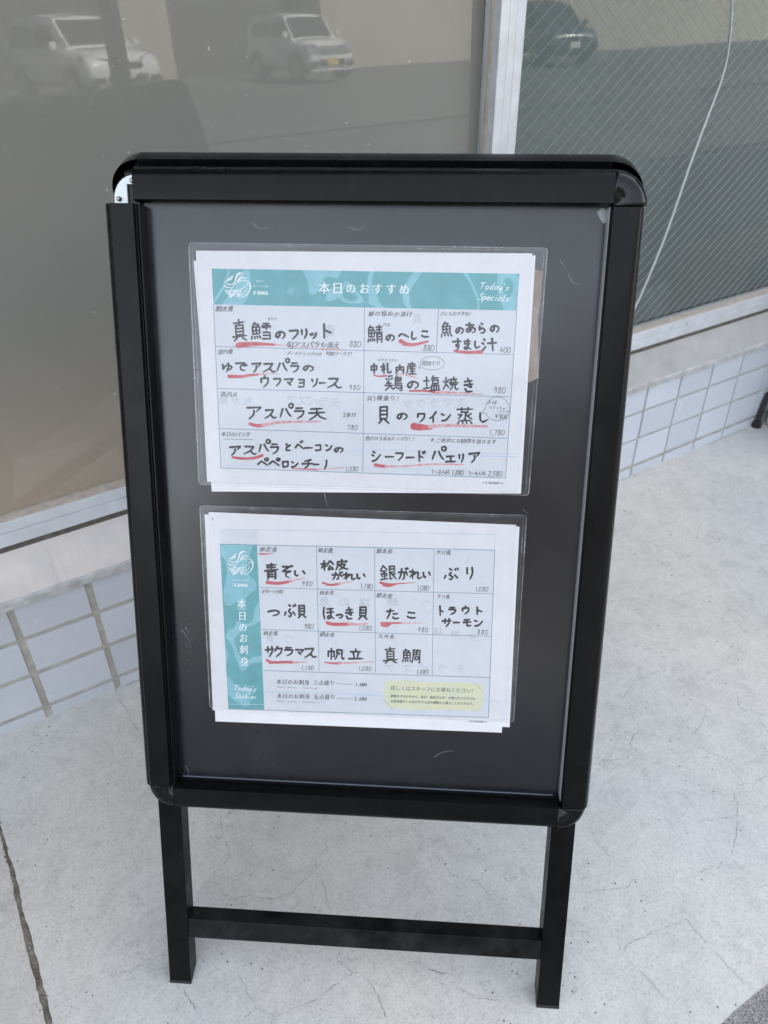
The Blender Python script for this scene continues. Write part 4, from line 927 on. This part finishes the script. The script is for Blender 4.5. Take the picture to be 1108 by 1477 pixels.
for a, b, wd in [((317,763),(714,771),.7),((714,771),(713.8,793),.5),((371,765),(371,786),.5),(cp('B3',400,480),cp('B3',1108,492),1.2),(cp('B4',0,498),cp('B4',185,505),1.4),(cp('B4',840,532),cp('B4',935,538),1.2),(cp('B3',175,556),cp('B3',404,560),.7)]: g.line(a, b, wd)
g.build('faint_line', M_gridp, p2)
wh = Ink(w0-.00004)
logo(wh, *cp('B1', 281, 376), 18.0)
wh.line(cp('B1', 232, 475), cp('B1', 340, 477), .5)
ftext(wh, "sawa", 'B1', 241, 501, 333, 504, 42, bold=1, ww=1.0)
for ch, (x, y) in zip("本日のお刺身", [(348.8,871),(349.7,888.8),(350.5,905.3),(351.4,920.9),(351.8,937.4),(352.7,954.8)]):
    ftext(wh, ch, 'B1', (x-280)*4.2615-30, (y-725)*4.2615, (x-280)*4.2615+30, (y-725)*4.2615, 60, bold=1, ww=.92)
hline(wh, "Today's", 'B3', 215, 452, 358, 460, 40, 3.4, .3, .75); hline(wh, "Sashimi", 'B3', 218, 502, 360, 510, 38, 3.4, .3, .75)
wh.build('band_lettering', M_white, bo)
rd = Ink(w0-.00005)
R('B1', [(405,315),(440,316),(492,310)], 9, 2); R('B1', [(448,490),(520,496),(600,482)], 16, 13); R('B1', [(790,492),(840,506),(900,498)], 9, 12); R('B1', [(815,502),(850,508)], 12, 8); R('B1', [(818,738),(860,748),(960,746)], 16, 16)
R('B2', [(165,492),(220,502),(300,496),(380,491)], 12, 2); R('B2', [(185,502),(215,510),(260,502)], 18, 8); R('B2', [(170,740),(300,740)], 10, 8); R('B2', [(178,746),(200,756),(230,744)], 22, 10)
R('B3', [(420,276),(460,290),(540,288),(600,290)], 12, 14); R('B3', [(440,290),(500,290)], 16, 12); R('B3', [(790,290),(850,296),(890,294)], 5, 14)
rd.build('red_underline', M_red, p2)
rd = Ink(w0-.000055)
R('B1', [(590,484),(640,472),(684,462)], 11, 3); R('B1', [(890,499),(985,482)], 10, 2); R('B1', [(950,746),(1010,750),(1072,742)], 14, 8); R('B2', [(290,740),(440,740)], 7, 2); R('B3', [(590,290),(680,288)], 12, 4); R('B3', [(880,294),(980,292),(1100,285)], 11, 3); R('B2', [(485,482),(500,483)], 4, 3)
rd.build('red_underline', M_reddry, p2)
ik = Ink(w0-.00006)
big(ik, 'B1', [('青',477,425,92,106),('ぞ',567,425,78,78),('い',650,434,80,44),('松',820,388,84,66),('皮',908,382,84,68),('が',880,452,72,50),('れ',955,452,86,50),('い',1027,452,62,40),('つ',490,678,78,46),('ぶ',590,665,78,86),('貝',662,670,64,86),('ほ',828,680,74,82),('っ',895,692,50,40),('き',955,680,62,80),('貝',1038,680,72,86)], 9.2)
big(ik, 'B2', [('銀',212,432,104,96),('が',305,440,66,76),('れ',382,440,86,62),('い',450,442,54,48),('ぶ',600,440,98,80),('り',715,435,62,86),('た',240,685,86,66),('こ',357,690,72,50),('ト',538,665,44,66),('ラ',608,665,56,52),('ウ',690,662,56,52),('ト',768,665,64,52),('サ',575,738,62,56),('ー',635,737,40,8),('モ',700,738,58,50),('ン',770,738,66,50)], 9.0)
big(ik, 'B3', [('サ',442,222,66,72),('ク',497,222,62,72),('ラ',562,220,66,62),('マ',632,225,62,48),('ス',697,228,90,76),('帆',860,238,114,78),('立',990,238,98,72)], 9.2)
big(ik, 'B4', [('真',235,245,98,108),('鯛',370,252,118,96)], 8.8)
ik.build('brush_lettering', M_ink, p2)
pn = Ink(w0-.00007)
for t, c, x0, y0, x1, y1, s in [("網走産",'B1',400,287,515,290,34),("網走産",'B1',762,292,856,294,30),("オホーツク産",'B1',414,547,548,550,28),("網走産",'B1',770,554,862,556,29),
   ("網走産",'B2',140,297,244,300,30),("大分産",'B2',508,306,600,310,30),("網走産",'B2',140,571,242,574,30),("チリ産",'B2',513,576,594,580,28),("九州産",'B4',156,122,264,126,30),("網走産",'B3',398,102,494,106,30),("網走産",'B3',760,111,856,115,30)]: H(t, c, x0, y0, x1, y1, s)
for t, c, x0, y0, x1, y1, s in [("980",'B1',660,497,730,499,33),("1,180",'B1',1020,512,1097,516,34),("980",'B3',658,60,720,60,36),("1,080",'B3',1006,68,1094,72,34),("1,080",'B2',390,524,464,526,32),("1,080",'B2',746,531,830,533,31),
   ("980",'B4',408,80,480,84,34),("880",'B4',788,95,864,99,34),("1,080",'B4',400,349,480,352,29),("1,180",'B3',638,324,722,326,31),("1,080",'B3',1004,328,1090,332,31)]: D(t, c, x0, y0, x1, y1, s)
pn.stroke([cp('B1', 115, 92), cp('B1', 112, 110)], .7, 'pen', 0)
pn.build('pen_lettering', M_pen, p2)
pt = Ink(w0-.00008)
ftext(pt, "本日のお刺身 三点盛り", 'B3', 482, 415, 857, 423, 34, bold=1); ftext(pt, "本日のお刺身 五点盛り", 'B3', 485, 505, 860, 513, 34, bold=1)
pt.line(cp('B3', 865, 426), cp('B3', 970, 430), .5); pt.line(cp('B3', 867, 520), cp('B3', 972, 523), .5)
ftext(pt, "1,680", 'B3', 985, 431, 1060, 433, 32, bold=1); ftext(pt, "2,680", 'B3', 980, 522, 1060, 524, 32, bold=1)
ftext(pt, "Today's Sashimi – Three Kinds", 'B3', 482, 446, 745, 455, 16); ftext(pt, "Today's Sashimi – Five Kinds", 'B3', 485, 536, 733, 545, 16)
ftext(pt, "詳しくはスタッフにお尋ねください！", 'B4', 236, 454, 785, 474, 32, bold=0)
ftext(pt, "新鮮なネタの中から、毎日“最高のもの”を選んだこだわりの", 'B4', 236, 505, 778, 523, 19.5, bold=1); ftext(pt, "お刺身盛り！おまかせや上記の種類から選ぶこともできます。", 'B4', 236, 538, 780, 556, 19.5, bold=1)
ftext(pt, "※全て税込価格です。", 'B4', 735, 667, 866, 673, 12, bold=1)
for (a, b) in (((762,412),(832,478)), ((188,527),(257,592))):
    for k in range(12):
        t0, t1 = k/12, (k+.55)/12; pt.line(cp('B4', a[0]+(b[0]-a[0])*t0, a[1]+(b[1]-a[1])*t0), cp('B4', a[0]+(b[0]-a[0])*t1, a[1]+(b[1]-a[1])*t1), .5)
pt.build('printed_lettering', M_print, p2)

# ------------------------------------------------------------------ wear on the board's clear sheet
tp = Ink(.0115); tp.poly([(861,306),(869,300),(879,305),(881,312),(871,323),(866,317)]); tp.build('tape_scrap', M_tape, stand)
sc = Ink(.01155)
for P, w_ in [([(808,375),(812,383),(816,392)], 1.2), ([(626,1092),(634,1087),(642,1084),(656,1083)], 1.1), ([(468,712),(471,724),(474,733)], 1.4), ([(268,1104),(272,1112),(271,1120)], .9),
              ([(262,908),(270,918),(276,934)], 1.5), ([(268,905),(272,912)], 2.2), ([(755,735),(762,742)], .6)]: sc.stroke(P, w_, 'pen', 0, .3)
for i in range(150):
    x = random.gauss(272, 5); y = random.gauss(925, 18); r = random.uniform(.12, .55); sc.stroke([(x, y), (x+r, y+r*random.uniform(-1, 1.5))], r, 'pen', 0)
for i in range(110):
    x = random.uniform(215, 840); y = random.uniform(310, 1125); r = random.uniform(.08, .28); sc.stroke([(x, y), (x+r, y+r)], r, 'pen', 0)
sc.build('scuff_mark', M_scuff, stand)
sc = Ink(.0116)
for P, w_ in [([(365,322),(375,330),(388,328),(395,322)], 2), ([(505,327),(515,332),(528,326)], 2), ([(820,395),(826,407),(838,410)], 2), ([(640,370),(644,420)], 2.5)]: sc.stroke(P, w_, 'pen', 0, .6)
sc.build('dent_crease', M_scuffb, stand)

# ================================================================== BLACK RACK AT THE RIGHT EDGE
rack = empty('planter_rack', W(1.62, -.06, 0)); tag(rack, 'black metal rack leg with a rubber foot at the right edge by the tiled wall', 'rack')
def legt(x, y, lean=.0):
    v, f = tube_mesh([W(x, y, .004), W(x+.004, y, .05), W(x+.010, y, .085)], [.0095, .0088, .0085], 10); pyobj('leg', v, f, M_cblk, rack)
    v, f = tube_mesh([W(x, y, .0), W(x, y, .010), W(x, y, .016)], [.017, .0165, .011], 14); pyobj('rubber_foot', v, f, M_tyre, rack)
for x, y in ((1.531, -.012), (1.531, -.33), (1.95, -.012), (1.95, -.33)): legt(x, y)
for a, b in (((1.540, -.012, .083), (1.96, -.012, .083)), ((1.540, -.33, .083), (1.96, -.33, .083)), ((1.540, -.012, .083), (1.540, -.33, .083)), ((1.96, -.012, .083), (1.96, -.33, .083))):
    v, f = tube_mesh([W(*a), W(*b)], .0085, 8); pyobj('rail', v, f, M_cblk, rack)
box('shelf', W, (1.548, -.32, .088), (1.952, -.022, .094), M_cblk, rack, .001)
pot = box('planter_box', W, (1.572, -.24, .096), (1.90, -.03, .36), M_pot, None, .006); tag(pot, 'beige planter box standing on the black rack at the right edge', 'planter')
stone = box('paving_stone', W, (1.556, -.20, .001), (1.80, -.018, .052), M_pot, None, .004); tag(stone, 'beige stone block lying under the black rack', 'stone')

# ================================================================== ACROSS THE ROAD (seen mirrored in the glass)
GY = .0490*K
def car(name, label, pos, heading, L, Wd, Hh, paint, plate, suv, z0=-.12):
    o = empty(name, (0, 0, 0)); tag(o, label, 'car', 'parked cars reflected in the windows')
    hw = Wd/2
    # stations x, half width, sill z, belt z (top of lower body)
    if suv: st = [(-.5,.80,.36,.86),(-.47,.93,.30,1.02),(-.38,1,.26,1.06),(0,1,.26,1.02),(.22,1,.26,1.00),(.36,.985,.27,.97),(.455,.965,.28,.88),(.492,.93,.30,.74),(.50,.88,.34,.58)]; cab = [(-.49,.98,.70),(-.44,1.30,.80),(-.34,1.56,.80),(-.05,1.60,.78),(.10,1.52,.74),(.26,1.00,.82)]
    else: st = [(-.5,.86,.34,.84),(-.485,.96,.28,.95),(-.38,1,.25,.98),(0,1,.25,.96),(.25,1,.25,.95),(.38,.99,.26,.93),(.46,.95,.28,.85),(.492,.88,.30,.70),(.50,.75,.34,.50)]; cab = [(-.495,.90,.82),(-.47,1.25,.84),(-.42,1.46,.82),(-.05,1.50,.80),(.10,1.44,.78),(.24,.94,.86)]
    vs, fs = [], []
    for (x, k, zs, zb) in st:
        for (yy, zz) in ((0, zs), (.86, zs), (.99, zs+.12), (1, (zs+zb)/2), (.955, zb-.05), (.86, zb), (0, zb+.035)): vs.append(Vector((x*L, yy*k*hw, zz)))
    n = 7
    full = []
    for s in range(len(st)):
        r = vs[s*n:(s+1)*n]; full += r+[Vector((p.x, -p.y, p.z)) for p in r[-2:0:-1]]
    m = 2*n-2
    fs = [(s*m+k, s*m+(k+1) % m, (s+1)*m+(k+1) % m, (s+1)*m+k) for s in range(len(st)-1) for k in range(m)]+[tuple(range(m)), tuple(range((len(st)-1)*m, len(st)*m))]
    def place(v): 
        c, s = math.cos(heading), math.sin(heading); return Vector((pos[0]+v.x*c-v.y*s, pos[1]+v.x*s+v.y*c, z0+v.z))
    body = pyobj('body', [place(v) for v in full], fs, paint, o, True)
    md = body.modifiers.new('smooth', 'SUBSURF'); md.levels = md.render_levels = 1
    # cabin: base ring to roof
    cv = []
    for (x, z, k) in cab:
        kb = .9
        for (yy, zz) in ((k*.98, z), (k*.55, z+.03), (0, z+.04)): cv.append(Vector((x*L, yy*hw, zz)))
    rings = []
    for i, (x, z, k) in enumerate(cab):
        top = cv[i*3:(i+1)*3]; base = Vector((x*L, .93*hw, .93))
        ring = [base, top[0], top[1], top[2], Vector((top[1].x, -top[1].y, top[1].z)), Vector((top[0].x, -top[0].y, top[0].z)), Vector((base.x, -base.y, base.z))]
        rings += ring
    fs = [(i*7+k, i*7+k+1, (i+1)*7+k+1, (i+1)*7+k) for i in range(len(cab)-1) for k in range(6)]+[tuple(range(7)), tuple(range((len(cab)-1)*7, len(cab)*7))]
    pyobj('roof', [place(v) for v in rings], fs, paint, o, False)
    # glass, a little proud of the cabin
    a, b = cab[-1], cab[-2]
    def q(name, P, mm): return pyobj(name, [place(Vector(p)) for p in P]+[place(Vector(p)-Vector((0, 0, .01))) for p in P], BOXF, mm, o)
    f0, f1 = .06, .90
    xa = a[0]*L; xb = b[0]*L; za, zb = a[1], b[1]
    P = lambda t, s, dz=.035: (xa+(xb-xa)*t+.03, s*hw*(a[2]+(b[2]-a[2])*t)*.9, za+(zb-za)*t+dz)
    q('windscreen', [P(f0, 1), P(f0, -1), P(f1, -1), P(f1, 1)], M_cglass)
    for s in (1, -1):
        for (x0_, x1_, xt0, xt1) in ((-.40, -.10, -.38, -.10), (-.07, .19, -.07, .09)):
            zt = 1.42 if suv else 1.33; P4 = [(x0_*L, s*(hw*.935), 1.0), (x1_*L, s*(hw*.935), 1.0), (xt1*L, s*(hw*.835), zt), (xt0*L, s*(hw*.835), zt)]
            pyobj('side_window', [place(Vector(p)) for p in P4]+[place(Vector(p)+Vector((0, -s*.02, 0))) for p in P4], BOXF, M_cglass, o)
        # mirror, headlight, fog lamp
        v = box_pts(lambda x, y, z: place(Vector((x, y, z))), (.20*L, s*hw*1.0, .98), (.20*L+.12, s*hw*1.16, 1.12)); pyobj('door_mirror', v, BOXF, paint, o, False, .02)
        if suv: HL = [(.478*L+.0, s*hw*.45, .70), (.44*L, s*hw*.93, .80), (.42*L, s*hw*.95, .90), (.487*L, s*hw*.42, .79)]
        else: HL = [(.500*L, s*hw*.58, .64), (.475*L, s*hw*.95, .66), (.46*L, s*hw*.94, .85), (.490*L, s*hw*.60, .84)]
        pyobj('headlight', [place(Vector(p)+Vector((.035, 0, 0))) for p in HL]+[place(Vector(p)-Vector((.05, 0, 0))) for p in HL], BOXF, M_lamp, o)
        v = box_pts(lambda x, y, z: place(Vector((x, y, z))), (.485*L, s*hw*.58, .36), (.505*L+.012, s*hw*.86, .47)); pyobj('fog_lamp', v, BOXF, M_cblk, o, False, .01)
        for wx in (-.30, .315):
            c0 = Vector((wx*L, s*(hw-.02), .31)); R_ = .31
            v, f = tube_mesh([place(c0+Vector((0, -s*.19, 0))), place(c0+Vector((0, s*.0, 0))), place(c0+Vector((0, s*.035, 0)))], [R_, R_, R_*.9], 24); wh_ = pyobj('wheel', v, f, M_tyre, o)
            v, f = tube_mesh([place(c0+Vector((0, s*.03, 0))), place(c0+Vector((0, s*.045, 0)))], [R_*.68, R_*.6], 10); pyobj('rim', v, f, M_rim, wh_)
            v, f = tube_mesh([place(c0+Vector((0, -s*.05, .04))), place(c0+Vector((0, s*.024, .04)))], [R_*1.17, R_*1.17], 24); pyobj('wheel_arch', v, f, M_cblk, o)
    g = lambda nm, a_, b_, mm: pyobj(nm, box_pts(lambda x, y, z: place(Vector((x, y, z))), a_, b_), BOXF, mm, o, False, .008)
    g('grille', (.49*L, -hw*(.42 if suv else .5), .62), (.50*L+.02, hw*(.42 if suv else .5), .74 if suv else .80), M_cblk if suv else M_rim)
    g('lower_grille', (.49*L, -hw*.52, .34), (.50*L+.018, hw*.52, .50), M_cblk)
    g('grille_bar', (.49*L, -hw*.40, .70), (.50*L+.034, hw*.40, .735), M_rim)
    g('number_plate', (.50*L+.02, -.165, .43 if suv else .36), (.50*L+.032, .165, .595 if suv else .525), plate)
    g('emblem', (.50*L+.03, -.05, .69), (.50*L+.04, .05, .78), M_rim)
    g('bumper_strip', (.47*L, -hw*.80, .245), (.50*L+.01, hw*.80, .29), paint)
    return o
HD = math.radians(90)
def rl(x, yv): return (x, 2*GY-yv)
car('parked_suv', 'white rounded suv reflected at the top left of the frosted window', rl(5.2, 19.2), HD-math.radians(10), 4.3, 1.77, 1.6, M_carw, M_platew, True, z0=-.12)
car('parked_hatchback', 'small boxy white hatchback with yellow plate reflected in the frosted window', rl(11.2, 20.0), HD-math.radians(2), 3.4, 1.475, 1.5, M_carw, M_platey, False, z0=-.12)
car('parked_sedan', 'dark car with a white plate reflected in the wired window', rl(19.5, 19.4), HD+math.radians(18), 4.3, 1.7, 1.5, M_card, M_platew, True, z0=-.12)
ob = empty('opposite_building', (0, -26, -.20)); tag(ob, 'long low building with beige walls across the car park, mirrored in the glass', 'building')
box('wall', I3, (-30, -34, -.25), (13.5, -25, 2.9), M_shutter, ob, .02)
box('wall', I3, (14.6, -33, -.25), (60, -24.5, 2.9), M_door, ob, .02)
box('upper_storey', I3, (-30, -34, 2.91), (60, -24.3, 8.4), M_brick, ob, .02)
box('door_panel', I3, (7.6, -24.99, -.19), (9.6, -24.9, 2.6), M_door, ob, .01)
box('door_panel', I3, (-3.0, -24.99, -.19), (-.5, -24.9, 2.2), M_door, ob, .01)
box('roof', I3, (-31, -35, 8.41), (61, -24.0, 8.65), M_shutter, ob, .02)
pv, pf = tube_mesh([(2.5, -7.4, -.25), (2.5, -7.4, 5.5)], [.10, .085], 16)
pole = pyobj('utility_pole', pv, pf, M_pole, None, True); tag(pole, 'dark slim pole mirrored in front of the white suv in the window', 'pole')
